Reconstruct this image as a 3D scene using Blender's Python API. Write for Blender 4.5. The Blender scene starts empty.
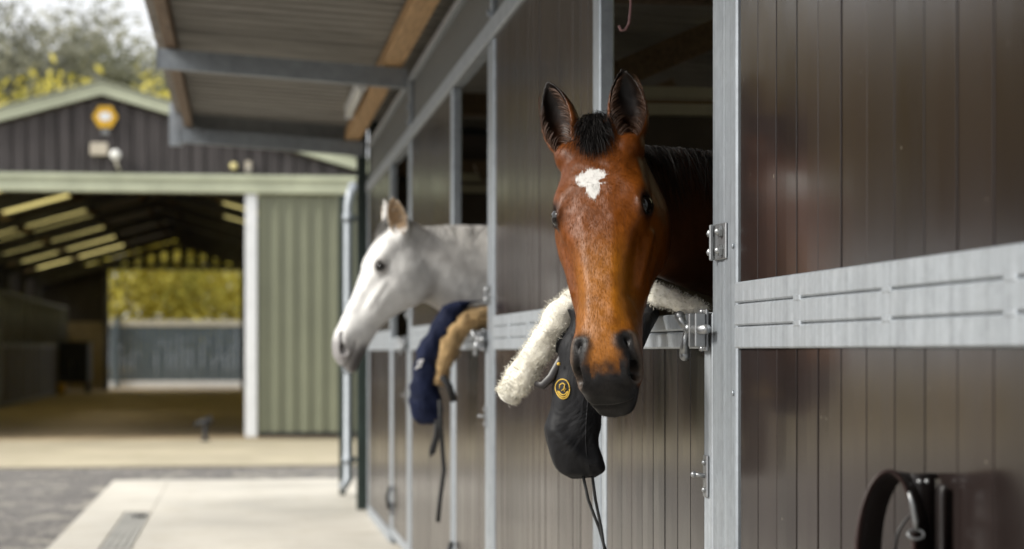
import bpy, math, random
import numpy as np
from mathutils import Vector, Matrix, noise as mnoise

R_ = math.radians
rng = np.random.default_rng(11)
random.seed(5)
scene = bpy.context.scene
COL = scene.collection
PI = math.pi

# ------------------------------------------------------------------ helpers
WORLD = {}          # object name -> world location of its origin


def tag(o, label=None, cat=None, group=None, kind=None):
    if label: o['label'] = label
    if cat: o['category'] = cat
    if group: o['group'] = group
    if kind: o['kind'] = kind
    return o


def empty(name, loc, label, cat, group=None):
    o = bpy.data.objects.new(name, None)
    o.empty_display_size = 0.1
    o.location = loc
    COL.objects.link(o)
    WORLD[o.name] = Vector(loc)
    return tag(o, label, cat, group)


class MB:
    """collects shapes in world coordinates and links them as ONE mesh object"""
    def __init__(self):
        self.v = []; self.f = []; self.sm = []

    def add(self, vs, fs, smooth=False):
        n = len(self.v)
        self.v += [tuple(p) for p in vs]
        self.f += [tuple(i + n for i in f) for f in fs]
        self.sm += [smooth] * len(fs)
        return self

    def box(self, x0, x1, y0, y1, z0, z1, M=None, ch=0.0):
        if ch > 0:
            return self.cbox(x0, x1, y0, y1, z0, z1, ch, M)
        vs = [Vector(p) for p in ((x0, y0, z0), (x1, y0, z0), (x1, y1, z0), (x0, y1, z0),
                                  (x0, y0, z1), (x1, y0, z1), (x1, y1, z1), (x0, y1, z1))]
        if M is not None: vs = [M @ p for p in vs]
        return self.add(vs, [(0, 3, 2, 1), (4, 5, 6, 7), (0, 1, 5, 4), (1, 2, 6, 5), (2, 3, 7, 6), (3, 0, 4, 7)])

    def cbox(self, x0, x1, y0, y1, z0, z1, c, M=None):
        """box with chamfered edges"""
        import itertools
        vs = []; idx = {}
        lo = (x0, y0, z0); hi = (x1, y1, z1)
        for s in itertools.product((0, 1), repeat=3):
            corner = [hi[k] if s[k] else lo[k] for k in range(3)]
            for ax in range(3):
                p = list(corner)
                for k in range(3):
                    if k != ax:
                        p[k] += -c if s[k] else c
                idx[(s, ax)] = len(vs); vs.append(Vector(p))
        fs = []
        for ax in range(3):
            a, b = [(1, 2), (2, 0), (0, 1)][ax]
            for side in (0, 1):
                q = []
                for sa, sb in ((0, 0), (1, 0), (1, 1), (0, 1)):
                    s = [0, 0, 0]; s[ax] = side; s[a] = sa; s[b] = sb
                    q.append(idx[(tuple(s), ax)])
                fs.append(tuple(q) if side else tuple(q[::-1]))
        for ax in range(3):      # edge chamfers along ax
            a, b = [(1, 2), (2, 0), (0, 1)][ax]
            for sa in (0, 1):
                for sb in (0, 1):
                    s0 = [0, 0, 0]; s0[a] = sa; s0[b] = sb
                    s1 = list(s0); s1[ax] = 1
                    q = (idx[(tuple(s0), a)], idx[(tuple(s0), b)], idx[(tuple(s1), b)], idx[(tuple(s1), a)])
                    fs.append(q if (sa != sb) else q[::-1])
        for s in itertools.product((0, 1), repeat=3):
            q = (idx[(s, 0)], idx[(s, 1)], idx[(s, 2)])
            fs.append(q if (sum(s) % 2) else q[::-1])
        if M is not None: vs = [M @ p for p in vs]
        return self.add(vs, fs)

    def tube(self, pts, r, n=10, cap=True, smooth=True, flat=None):
        """tube along pts; r a number or one per point; flat=(axis vector, ratio) squashes the ring along axis"""
        pts = [Vector(p) for p in pts]
        rs = r if hasattr(r, '__len__') else [r] * len(pts)
        vs = []; fs = []
        prev = None
        for i, p in enumerate(pts):
            d = (pts[min(i + 1, len(pts) - 1)] - pts[max(i - 1, 0)]).normalized()
            if prev is None:
                u = d.orthogonal().normalized()
            else:
                u = (prev - d * prev.dot(d)).normalized()
            prev = u; w = d.cross(u)
            for k in range(n):
                a = 2 * PI * k / n
                off = u * math.cos(a) * rs[i] + w * math.sin(a) * rs[i]
                if flat:
                    ax = flat[0]
                    off = off - ax * (off.dot(ax) * (1 - flat[1]))
                vs.append(p + off)
        for i in range(len(pts) - 1):
            for k in range(n):
                k2 = (k + 1) % n
                fs.append((i * n + k, i * n + k2, (i + 1) * n + k2, (i + 1) * n + k))
        if cap:
            fs.append(tuple(range(n))[::-1])
            fs.append(tuple((len(pts) - 1) * n + k for k in range(n)))
        return self.add(vs, fs, smooth)

    def prism(self, poly, ax, a0, a1):
        """extrude a polygon (list of 2-tuples) along axis ax ('x','y','z') from a0 to a1"""
        def P(q, a):
            if ax == 'x': return (a, q[0], q[1])
            if ax == 'y': return (q[0], a, q[1])
            return (q[0], q[1], a)
        n = len(poly)
        vs = [P(q, a0) for q in poly] + [P(q, a1) for q in poly]
        fs = [tuple(range(n)), tuple(range(2 * n - 1, n - 1, -1))]
        fs += [(i, i + n, (i + 1) % n + n, (i + 1) % n) for i in range(n)]
        return self.add(vs, fs)

    def sphere(self, c, r, nu=16, nv=10, sc=(1, 1, 1), M=None):
        vs = []; fs = []
        c = Vector(c)
        for j in range(nv + 1):
            t = PI * j / nv
            for i in range(nu):
                a = 2 * PI * i / nu
                p = Vector((math.sin(t) * math.cos(a) * sc[0], math.sin(t) * math.sin(a) * sc[1], math.cos(t) * sc[2])) * r
                if M is not None: p = M @ p
                vs.append(c + p)
        for j in range(nv):
            for i in range(nu):
                i2 = (i + 1) % nu
                fs.append((j * nu + i, (j + 1) * nu + i, (j + 1) * nu + i2, j * nu + i2))
        return self.add(vs, fs, True)

    def build(self, name, mat, parent=None, loc=None, recalc=True):
        me = bpy.data.meshes.new(name)
        if parent is not None:
            base = WORLD[parent.name]
        else:
            base = Vector(loc) if loc is not None else Vector((0, 0, 0))
        me.from_pydata([(p[0] - base.x, p[1] - base.y, p[2] - base.z) for p in self.v], [], self.f)
        me.polygons.foreach_set('use_smooth', self.sm)
        if recalc:
            import bmesh
            bm = bmesh.new(); bm.from_mesh(me)
            bmesh.ops.remove_doubles(bm, verts=bm.verts, dist=1e-6)
            bmesh.ops.recalc_face_normals(bm, faces=bm.faces)
            bm.to_mesh(me); bm.free()
        me.update()
        o = bpy.data.objects.new(name, me)
        if mat is not None: me.materials.append(mat)
        COL.objects.link(o)
        if parent is not None:
            o.parent = parent
        else:
            o.location = base
        WORLD[o.name] = base.copy()
        return o


def mesh_np(name, verts, faces, mat, parent=None, smooth=False, loc=None, attrs=None):
    """fast mesh from numpy arrays (quads or triangles)"""
    base = np.array(WORLD[parent.name]) if parent is not None else (np.array(loc) if loc is not None else np.zeros(3))
    me = bpy.data.meshes.new(name)
    verts = np.asarray(verts, dtype=np.float32) - base.astype(np.float32)
    faces = np.asarray(faces, dtype=np.int32)
    k = faces.shape[1]
    me.vertices.add(len(verts)); me.vertices.foreach_set('co', verts.ravel())
    me.loops.add(faces.size); me.loops.foreach_set('vertex_index', faces.ravel())
    me.polygons.add(len(faces))
    me.polygons.foreach_set('loop_start', np.arange(0, faces.size, k, dtype=np.int32))
    me.update(calc_edges=True); me.validate()
    me.polygons.foreach_set('use_smooth', np.full(len(me.polygons), smooth))
    for an, (typ, data) in (attrs or {}).items():
        a = me.attributes.new(an, typ, 'POINT')
        key = {'FLOAT': 'value', 'FLOAT_VECTOR': 'vector', 'FLOAT_COLOR': 'color'}[typ]
        a.data.foreach_set(key, np.asarray(data, dtype=np.float32).ravel())
    o = bpy.data.objects.new(name, me)
    if mat is not None: me.materials.append(mat)
    COL.objects.link(o)
    if parent is not None: o.parent = parent
    else: o.location = Vector([float(b) for b in base])
    WORLD[o.name] = Vector([float(b) for b in base])
    return o


# ------------------------------------------------------------------ materials
class NT:
    def __init__(self, name):
        self.m = bpy.data.materials.new(name); self.m.use_nodes = True
        self.t = self.m.node_tree; self.n = self.t.nodes; self.l = self.t.links
        self.b = self.n['Principled BSDF']; self.out = self.n['Material Output']

    def node(self, typ, **kw):
        nd = self.n.new(typ)
        for k, v in kw.items(): setattr(nd, k, v)
        return nd

    def link(self, a, b): self.l.new(a, b)

    def coords(self, scale=(1, 1, 1), kind='Object', rot=(0, 0, 0)):
        tc = self.node('ShaderNodeTexCoord'); mp = self.node('ShaderNodeMapping')
        mp.inputs['Scale'].default_value = scale; mp.inputs['Rotation'].default_value = rot
        self.link(tc.outputs[kind], mp.inputs['Vector'])
        return mp.outputs['Vector']

    def noise(self, vec, scale, detail=4, rough=0.55, dist=0.0):
        nz = self.node('ShaderNodeTexNoise')
        nz.inputs['Scale'].default_value = scale; nz.inputs['Detail'].default_value = detail
        nz.inputs['Roughness'].default_value = rough; nz.inputs['Distortion'].default_value = dist
        if vec is not None: self.link(vec, nz.inputs['Vector'])
        return nz.outputs['Fac']

    def ramp(self, fac, stops):
        r = self.node('ShaderNodeValToRGB')
        el = r.color_ramp.elements
        while len(el) > 1: el.remove(el[-1])
        el[0].position = stops[0][0]; el[0].color = (*stops[0][1], 1) if hasattr(stops[0][1], '__len__') else (*(stops[0][1],) * 3, 1)
        for p, c in stops[1:]:
            e = el.new(p); e.color = (*c, 1) if hasattr(c, '__len__') else (c, c, c, 1)
        self.link(fac, r.inputs['Fac'])
        return r.outputs['Color']

    def mix(self, fac, a, b, mode='MIX'):
        m = self.node('ShaderNodeMix', data_type='RGBA', blend_type=mode)
        if isinstance(fac, (int, float)): m.inputs['Factor'].default_value = fac
        else: self.link(fac, m.inputs['Factor'])
        for k, x in (('A', a), ('B', b)):
            s = [i for i in m.inputs if i.name == k and i.type == 'RGBA'][0]
            if hasattr(x, '__len__'): s.default_value = (*x, 1) if len(x) == 3 else x
            else: self.link(x, s)
        return [o for o in m.outputs if o.type == 'RGBA'][0]

    def math(self, op, a, b=None, clamp=False):
        m = self.node('ShaderNodeMath', operation=op, use_clamp=clamp)
        for i, x in enumerate((a, b)):
            if x is None: continue
            if isinstance(x, (int, float)): m.inputs[i].default_value = x
            else: self.link(x, m.inputs[i])
        return m.outputs[0]

    def bump(self, h, strength=0.3, dist=0.01, prev=None):
        b = self.node('ShaderNodeBump')
        b.inputs['Strength'].default_value = strength; b.inputs['Distance'].default_value = dist
        self.link(h, b.inputs['Height'])
        if prev is not None: self.link(prev, b.inputs['Normal'])
        self.link(b.outputs['Normal'], self.b.inputs['Normal'])
        return b.outputs['Normal']

    def set(self, **kw):
        for k, v in kw.items():
            k = {'base': 'Base Color', 'rough': 'Roughness', 'metal': 'Metallic', 'spec': 'Specular IOR Level',
                 'coat': 'Coat Weight', 'coatr': 'Coat Roughness', 'sheen': 'Sheen Weight', 'sheenr': 'Sheen Roughness', 'sub': 'Subsurface Weight',
                 'trans': 'Transmission Weight', 'ior': 'IOR', 'tint': 'Sheen Tint'}[k]
            s = self.b.inputs[k]
            if isinstance(v, (int, float)): s.default_value = v
            elif hasattr(v, '__len__'): s.default_value = (*v, 1)
            else: self.link(v, s)
        return self


def simple(name, base, rough=0.6, metal=0.0, var=0.25, scale=6.0, bump=0.15, stretch=(1, 1, 1), bdist=0.004, coat=0.0):
    t = NT(name)
    v = t.coords(stretch)
    f = t.noise(v, scale, 6, 0.6)
    dark = tuple(c * (1 - var) for c in base); light = tuple(min(1, c * (1 + var)) for c in base)
    t.set(base=t.ramp(f, [(0.3, dark), (0.7, light)]), rough=t.ramp(f, [(0.2, min(1, rough * 1.15)), (0.8, rough * 0.85)]), metal=metal, coat=coat)
    if bump: t.bump(t.noise(v, scale * 7, 5, 0.6), bump, bdist)
    return t.m


def board_mat(name, base, rough, pitch=0.128):
    """lacquered dark boards: each board its own tone, fine vertical brush lines, dust specks"""
    t = NT(name)
    tc = t.node('ShaderNodeTexCoord'); sp = t.node('ShaderNodeSeparateXYZ')
    t.link(tc.outputs['Object'], sp.inputs[0])
    idx = t.math('FLOOR', t.math('DIVIDE', sp.outputs['Y'], pitch))
    wn = t.node('ShaderNodeTexWhiteNoise', noise_dimensions='1D'); t.link(idx, wn.inputs['W'])
    tone = t.ramp(wn.outputs['Value'], [(0, tuple(c * 0.78 for c in base)), (1, tuple(c * 1.3 for c in base))])
    fine = t.noise(t.coords((1, 260, 2.2)), 1.0, 4, 0.6)
    c1 = t.mix(0.35, tone, t.ramp(fine, [(0.3, 0.55), (0.7, 1.0)]), 'MULTIPLY')
    dust = t.noise(t.coords((1, 60, 60)), 1.0, 2, 0.4)
    c2 = t.mix(t.ramp(dust, [(0.77, 0.0), (0.80, 0.4)]), c1, (0.35, 0.31, 0.24))
    big = t.noise(t.coords((1, 1.2, 0.8)), 1.5, 5, 0.6)
    grime = t.noise(t.coords((1, 14, 1.1)), 1.0, 5, 0.65)
    t.set(base=c2, rough=t.ramp(t.mix(0.5, big, grime), [(0.3, rough * 0.75), (0.7, rough * 1.5)]), ior=1.45)
    n1 = t.bump(fine, 0.03, 0.001)
    t.bump(t.noise(t.coords((1, 7, 0.9)), 1.0, 2, 0.5), 0.05, 0.01, n1)
    return t.m


def galv_mat(name, base=(0.38, 0.415, 0.45), metal=0.5, rough=0.42, streak=(1, 40, 1.5)):
    """hot dip galvanised steel: cloudy grey spangle with runs"""
    t = NT(name)
    v = t.coords()
    a = t.noise(v, 16, 6, 0.7)
    s = t.noise(t.coords(streak), 1.2, 5, 0.65)
    vor = t.node('ShaderNodeTexVoronoi'); vor.inputs['Scale'].default_value = 55; t.link(v, vor.inputs['Vector'])
    spang = t.node('ShaderNodeSeparateColor'); t.link(vor.outputs['Color'], spang.inputs[0])
    m1 = t.mix(0.55, t.ramp(a, [(0.3, 0.50), (0.7, 1.0)]), t.ramp(s, [(0.32, 0.42), (0.68, 1.0)]))
    m2 = t.mix(0.18, m1, t.ramp(spang.outputs[0], [(0, 0.6), (1, 1.0)]))
    t.set(base=t.mix(1.0, m2, base, 'MULTIPLY'), metal=metal, rough=t.ramp(a, [(0.25, rough * 1.35), (0.75, rough * 0.8)]))
    t.bump(t.noise(v, 90, 4, 0.6), 0.12, 0.003)
    return t.m


M = {}
M['board'] = board_mat('glossy_brown_board', (0.0185, 0.0132, 0.0122), 0.15)
M['board_far'] = board_mat('brown_board', (0.024, 0.0165, 0.0148), 0.20)
M['board_dim'] = simple('inside_board', (0.085, 0.066, 0.052), 0.6, var=0.3, scale=3, stretch=(1, 6, 1))
M['galv'] = galv_mat('galvanised_steel')
M['galv_rail'] = galv_mat('galvanised_rail', (0.45, 0.485, 0.52), 0.4, 0.45, (1, 55, 1.0))
M['galv_dull'] = galv_mat('weathered_galvanised_steel', (0.34, 0.35, 0.35), 0.45, 0.55)
M['steel'] = galv_mat('bright_zinc_steel', (0.38, 0.39, 0.40), 0.8, 0.36)
M['header'] = simple('grey_header_sheet', (0.125, 0.128, 0.122), 0.45, var=0.15, scale=8, stretch=(1, 12, 0.6))
M['wood'] = simple('orange_timber', (0.52, 0.32, 0.15), 0.65, var=0.4, scale=3, stretch=(30, 1.2, 30))
M['wood_old'] = simple('weathered_timber', (0.20, 0.135, 0.085), 0.7, var=0.4, scale=3, stretch=(30, 1.2, 30))
M['soffit'] = simple('fibre_cement_sheet', (0.28, 0.265, 0.24), 0.85, var=0.22, scale=2.2, stretch=(1, 3, 1))
M['concrete'] = None
M['black_rubber'] = simple('black_rubber', (0.015, 0.015, 0.016), 0.6)
M['dark_green'] = simple('dark_green_paint', (0.022, 0.035, 0.030), 0.5, var=0.25)
M['pale_green'] = simple('pale_green_paint', (0.46, 0.49, 0.36), 0.5, var=0.15, scale=2, bump=0.05)
M['sheet_green'] = simple('olive_green_sheet', (0.185, 0.195, 0.135), 0.45, var=0.12, scale=2, bump=0.04, stretch=(1, 1, 0.4))
M['barn_board'] = simple('tarred_barn_board', (0.052, 0.045, 0.045), 0.75, var=0.4, scale=2, stretch=(9, 1, 0.5), bump=0.3)
M['barn_steel'] = simple('barn_frame_steel', (0.10, 0.10, 0.105), 0.6)
M['white'] = simple('white_paint', (0.74, 0.76, 0.78), 0.45, var=0.06)
M['lamp_glass'] = simple('white_diffuser', (0.8, 0.8, 0.76), 0.35, var=0.03, bump=0)
M['block'] = simple('tan_blockwork', (0.30, 0.24, 0.15), 0.85, var=0.2)
M['gate_blue'] = simple('blue_grey_gate_board', (0.085, 0.112, 0.130), 0.6, var=0.08, scale=2, stretch=(3, 1, 0.5))
M['cream'] = simple('cream_rail_paint', (0.56, 0.53, 0.43), 0.6, var=0.12)
M['yellow'] = simple('signal_yellow_enamel', (0.62, 0.36, 0.015), 0.35, var=0.06, bump=0)
M['beige'] = simple('beige_box_plastic', (0.50, 0.45, 0.36), 0.5, var=0.1)
M['black_fabric'] = None
M['pink'] = simple('faded_pink_twine', (0.24, 0.13, 0.13), 0.8, var=0.3, scale=60)


def concrete_mat(name, base, var, stain):
    t = NT(name)
    v = t.coords()
    big = t.noise(v, 0.55, 7, 0.62, 0.4)
    fine = t.noise(v, 38, 6, 0.7)
    spots = t.noise(v, 3.2, 6, 0.7)
    c = t.ramp(big, [(0.30, tuple(b * (1 - var) for b in base)), (0.68, tuple(min(1, b * (1 + var * 0.55)) for b in base))])
    c = t.mix(t.ramp(spots, [(0.52, 0.0), (0.72, 0.55)]), c, stain)
    c = t.mix(0.35, c, t.ramp(fine, [(0.25, 0.6), (0.75, 1.0)]), 'MULTIPLY')
    t.set(base=c, rough=t.ramp(big, [(0.3, 0.65), (0.7, 0.9)]))
    t.bump(fine, 0.35, 0.004)
    return t.m


M['concrete'] = concrete_mat('pale_concrete', (0.57, 0.535, 0.465), 0.24, (0.38, 0.33, 0.24))
M['apron'] = concrete_mat('ochre_stained_concrete', (0.43, 0.375, 0.265), 0.25, (0.27, 0.25, 0.12))
M['barn_floor'] = concrete_mat('dusty_barn_floor', (0.42, 0.32, 0.19), 0.3, (0.22, 0.165, 0.09))


def gravel_mat():
    t = NT('grey_gravel')
    v = t.coords()
    vor = t.node('ShaderNodeTexVoronoi'); vor.inputs['Scale'].default_value = 42; t.link(v, vor.inputs['Vector'])
    vor2 = t.node('ShaderNodeTexVoronoi'); vor2.inputs['Scale'].default_value = 7; t.link(v, vor2.inputs['Vector'])
    s = t.node('ShaderNodeSeparateColor'); t.link(vor.outputs['Color'], s.inputs[0])
    s2 = t.node('ShaderNodeSeparateColor'); t.link(vor2.outputs['Color'], s2.inputs[0])
    c = t.ramp(s.outputs[0], [(0, (0.085, 0.080, 0.076)), (0.7, (0.215, 0.200, 0.185)), (1, (0.46, 0.42, 0.38))])
    c = t.mix(t.ramp(s2.outputs[1], [(0.86, 0.0), (0.9, 0.55)]), c, (0.52, 0.48, 0.40))
    c = t.mix(0.7, c, t.ramp(t.noise(v, 1.1, 5, 0.65), [(0.3, 0.6), (0.7, 1.0)]), 'MULTIPLY')
    t.set(base=c, rough=0.9)
    t.bump(vor.outputs['Distance'], 0.9, 0.03)
    return t.m


M['gravel'] = gravel_mat()


def leaf_mat(name, stops):
    t = NT(name)
    at = t.node('ShaderNodeAttribute', attribute_name='tone')
    c = t.ramp(at.outputs['Fac'], stops)
    t.set(base=c, rough=0.6)
    tr = t.node('ShaderNodeBsdfTranslucent'); t.link(c, tr.inputs['Color'])
    mx = t.node('ShaderNodeMixShader'); mx.inputs[0].default_value = 0.45
    t.link(t.b.outputs[0], mx.inputs[1]); t.link(tr.outputs[0], mx.inputs[2]); t.link(mx.outputs[0], t.out.inputs[0])
    return t.m


M['leaf_gold'] = leaf_mat('golden_leaves', [(0, (0.28, 0.27, 0.05)), (0.5, (0.60, 0.52, 0.08)), (1, (0.76, 0.68, 0.15))])
M['leaf_olive'] = leaf_mat('olive_leaves', [(0, (0.13, 0.14, 0.09)), (0.6, (0.26, 0.265, 0.165)), (1, (0.40, 0.39, 0.24))])
M['leaf_grey'] = leaf_mat('grey_twiggy_leaves', [(0, (0.14, 0.145, 0.11)), (0.6, (0.27, 0.27, 0.20)), (1, (0.40, 0.39, 0.28))])
M['leaf_rust'] = leaf_mat('rust_leaves', [(0, (0.10, 0.07, 0.012)), (0.5, (0.26, 0.18, 0.022)), (1, (0.42, 0.31, 0.045))])
M['bark'] = simple('bark', (0.09, 0.075, 0.06), 0.9, var=0.4, scale=8, stretch=(3, 3, 0.6), bump=0.5, bdist=0.02)


def translucent_mat(name, col):
    t = NT(name)
    tr = t.node('ShaderNodeBsdfTranslucent'); tr.inputs['Color'].default_value = (*col, 1)
    t.set(base=col, rough=0.5)
    mx = t.node('ShaderNodeMixShader'); mx.inputs[0].default_value = 0.85
    t.link(t.b.outputs[0], mx.inputs[1]); t.link(tr.outputs[0], mx.inputs[2]); t.link(mx.outputs[0], t.out.inputs[0])
    return t.m


M['rooflight'] = translucent_mat('aged_translucent_rooflight', (0.80, 0.74, 0.46))


def fabric_mat(name, base, rough=0.85, weave=420, sheen=0.2, spec=0.12, crease=0.0):
    t = NT(name); t.set(spec=spec)
    v = t.coords()
    a = t.noise(v, 18, 5, 0.6)
    w = t.noise(v, weave, 2, 0.5)
    c = t.ramp(a, [(0.3, tuple(x * 0.7 for x in base)), (0.7, tuple(x * 1.35 for x in base))])
    t.set(base=c, rough=rough, sheen=sheen, sheenr=0.5)
    n = t.bump(w, 0.25, 0.001)
    n = t.bump(t.noise(v, 26, 3, 0.5), 0.25, 0.008, n)
    if crease:
        cv_ = t.noise(t.coords((6, 6, 3.2), rot=(0, .5, 0)), 1.5, 3, 0.55, 1.2)
        rdg = t.math('ABSOLUTE', t.math('SUBTRACT', cv_, 0.5))
        t.bump(t.ramp(rdg, [(0.0, 1.0), (0.16, 0.0)]), crease, 0.012, n)
    return t.m


M['black_fabric'] = fabric_mat('black_cover_fabric', (0.009, 0.009, 0.0105), 0.62, sheen=0.0, spec=0.25, crease=0.28)
M['navy_fabric'] = fabric_mat('navy_cover_fabric', (0.010, 0.014, 0.036), 0.7, sheen=0.0, crease=0.3)
M['cord'] = simple('black_cord', (0.012, 0.012, 0.012), 0.8)
M['fleece'] = fabric_mat('cream_fleece', (0.74, 0.71, 0.62), 0.95, 160, 0.3)
M['fleece_tan'] = fabric_mat('tan_fleece', (0.40, 0.27, 0.13), 0.95, 160, 0.3)
M['leather'] = simple('dark_brown_leather', (0.0105, 0.0075, 0.007), 0.42, var=0.35, scale=30, bump=0.2, bdist=0.001)
M['leather_red'] = simple('red_brown_leather', (0.10, 0.028, 0.018), 0.45, var=0.3, scale=30)
M['gold_thread'] = simple('yellow_embroidery_thread', (0.62, 0.40, 0.05), 0.6, var=0.25, scale=200)
M['white_thread'] = simple('white_embroidery_thread', (0.6, 0.6, 0.6), 0.7)

# ------------------------------------------------------------------ ground
MB().box(-90, 60, -40, 160, -0.35, -0.030).build('gravel_ground', M['gravel'], loc=(0, 0, 0)).__setitem__('kind', 'structure')
slab = MB()
ys = [-8, -3.0, 0.65, 4.3, 7.95, 11.6, 15.25, 18.9]
for ya, yb in zip(ys[:-1], ys[1:]):
    g = 0.006
    slab.cbox(-2.10, -1.782 if yb < 15.3 else -1.588, ya + g, yb - g, -0.2, 0.0, 0.006)
    slab.cbox(-1.588 + (0.0005 if yb > 15.3 else 0), 4.2, ya + g, yb - g, -0.2, 0.0, 0.006)
slab.box(-2.08, 4.19, -7.9, 18.85, -0.21, -0.066)
slab.build('concrete_path', M['concrete'], loc=(0, 0, 0))['kind'] = 'structure'
MB().box(-30, 14, 21.4, 27.72, -0.2, -0.012).build('concrete_apron', M['apron'], loc=(0, 0, 0))['kind'] = 'structure'
MB().box(-7.4, 1.8, 27.72, 66.0, -0.2, -0.006).build('barn_floor', M['barn_floor'], loc=(0, 0, 0))['kind'] = 'structure'

MB().box(-80, -7.45, 27.8, 150, -0.2, -0.004).build('dry_grass_field', simple('dry_grass', (0.36, 0.27, 0.12), 0.9, var=0.4, scale=1.5, bump=0.6, bdist=0.03), loc=(0, 0, 0))['kind'] = 'structure'
# channel drain set into the slab
dr = empty('channel_drain', (-1.685, 12, -0.06), 'long grey steel drainage channel set into the pale concrete path', 'drain')
d = MB()
for i in range(115):
    y = -7.8 + i * 0.2
    for k in range(4):
        d.box(-1.775 + k * 0.046, -1.775 + k * 0.046 + 0.034, y + 0.012, y + 0.19, -0.022, -0.004)
d.box(-1.778, -1.592, -7.9, 15.2, -0.045, -0.024)
d.build('grating', simple('dusty_grating', (0.36, 0.35, 0.32), 0.7, var=0.2), dr)
MB().tube([(-1.66, 14.75, -0.02), (-1.66, 14.75, 0.012)], 0.055, 14).build('outlet_cap', M['black_rubber'], dr)

# ------------------------------------------------------------------ stable block
ST = empty('stable_block', (1.8, 7.0, 0), 'long brown boarded stable block with galvanised frames and an overhanging roof', 'stable')
ZR0, ZR1 = 1.205, 1.33          # mid rail of the fixed fronts
ZH0, ZH1 = 2.365, 2.44          # header rail
DOORS = [(3.90, 5.15), (7.56, 8.79), (11.2, 12.44)]
POST_R = [(3.70, 3.90), (7.36, 7.56), (11.0, 11.2)]
POST_L = [(5.15, 5.25), (8.79, 8.89), (12.44, 12.54), (14.65, 14.75)]
PANELS = [(0.10, 3.70), (5.25, 7.36), (8.89, 11.0), (12.54, 14.65)]


def boards(name, y0, y1, z0, z1, mat, parent, x=0.0015, back=0.034, pitch=0.128, phase=0.0, tilt=0.0008):
    m = MB()
    y = math.floor((y0 - phase) / pitch) * pitch + phase
    g = 0.0026; c = 0.0007
    r = random.Random(int(y0 * 100 + z0 * 1000))
    while y < y1 - 1e-4:
        a = max(y, y0); b = min(y + pitch, y1)
        if b - a > 0.012:
            ta, tb = r.uniform(-tilt, tilt), r.uniform(-tilt, tilt)
            mid = (a + b) / 2
            bow = r.uniform(0.0, 0.0004)
            xs = [(back, a + g), (x + ta + c, a + g), (x + ta, a + g + c), (x + (ta + tb) / 2 - bow, mid), (x + tb, b - g - c), (x + tb + c, b - g), (back, b - g)]
            m.prism(xs, 'z', z0, z1)
        y += pitch
    m.box(back + 0.0005, back + 0.008, y0, y1, z0 + 0.001, z1 - 0.001)
    o = m.build(name, mat, parent)
    return o


def rail3(y0, y1, parent, near):
    m = MB()
    x0 = -0.007 if near else -0.006
    for z0, z1 in ((1.205, 1.2453), (1.2478, 1.2882), (1.2907, 1.33)):
        m.cbox(x0, 0.036, y0, y1, z0, z1, 0.003)
    m.box(x0 + 0.009, 0.03, y0 + 0.001, y1 - 0.001, 1.21, 1.325)
    # weld tabs that join the three bars
    y = y1 - 0.43
    while y > y0 + 0.05:
        for zc in (1.2465, 1.2895):
            m.cbox(x0 - 0.0015, 0.02, y - 0.02, y + 0.02, zc - 0.006, zc + 0.006, 0.0025)
        y -= 0.47
    return m.build('mid_rail', M['galv_rail'], parent)


for i, (a, b) in enumerate(PANELS):
    mt = M['board'] if i == 0 else M['board_far']
    boards('front_panel', a, b - 0.007, 0.075, ZR0 - 0.001, mt, ST, phase=3.556)
    boards('front_panel', a, b - 0.007, ZR1 + 0.001, ZH0 - 0.001, mt, ST, phase=3.556)
    rail3(a + 0.001, b - 0.001, ST, i == 0)
    MB().cbox(-0.012, 0.038, a + 0.001, b - 0.001, 0.0, 0.073, 0.004).build('kick_rail', M['galv_rail'], ST)
for (a, b) in POST_R:
    m = MB()
    m.cbox(-0.003, 0.040, a, a + 0.098, 0, ZH0 - 0.002, 0.004)
    m.cbox(-0.001, 0.042, a + 0.1005, b, 0, ZH0 - 0.002, 0.004)
    # frame lip and a few rivet heads down the board side
    for z in (0.4, 0.75, 1.12, 1.4, 1.9, 2.25):
        m.tube([(-0.003, a + 0.018, z), (-0.0065, a + 0.018, z)], 0.005, 10)
    m.build('post', M['galv'], ST)
for (a, b) in POST_L:
    MB().cbox(-0.004, 0.036, a, b, 0, ZH0 - 0.002, 0.004).build('post', M['galv'], ST)

MB().cbox(-0.012, 0.05, 0.1, 14.76, ZH0, ZH1, 0.005).build('header_rail', M['galv_rail'], ST)
for a, b in ((0.1, 3.9), (3.9, 7.56), (7.56, 11.2), (11.2, 14.76)):
    m = MB(); y = a + 0.012
    while y < b - 0.03:
        m.prism([(0.030, y), (0.022, y + 0.006), (0.022, y + 0.050), (0.030, y + 0.056), (0.045, y + 0.056), (0.045, y)], 'z', ZH1 + 0.001, 2.699)
        y += 0.0575
    m.build('header_panel', M['header'], ST)
MB().cbox(-0.004, 0.05, 0.1, 14.76, 2.70, 2.735, 0.004).build('top_rail', M['galv_rail'], ST)
for y in (3.8, 7.46, 11.1):
    m = MB(); m.cbox(-0.002, 0.021, y - 0.02, y + 0.02, ZH1 + 0.002, 2.698, 0.003)
    m.tube([(-0.016, y, 2.56), (-0.001, y, 2.56)], 0.016, 12)
    m.tube([(-0.016, y, 2.47), (-0.001, y, 2.47)], 0.012, 12)
    m.build('header_strap', M['galv'], ST)

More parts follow.
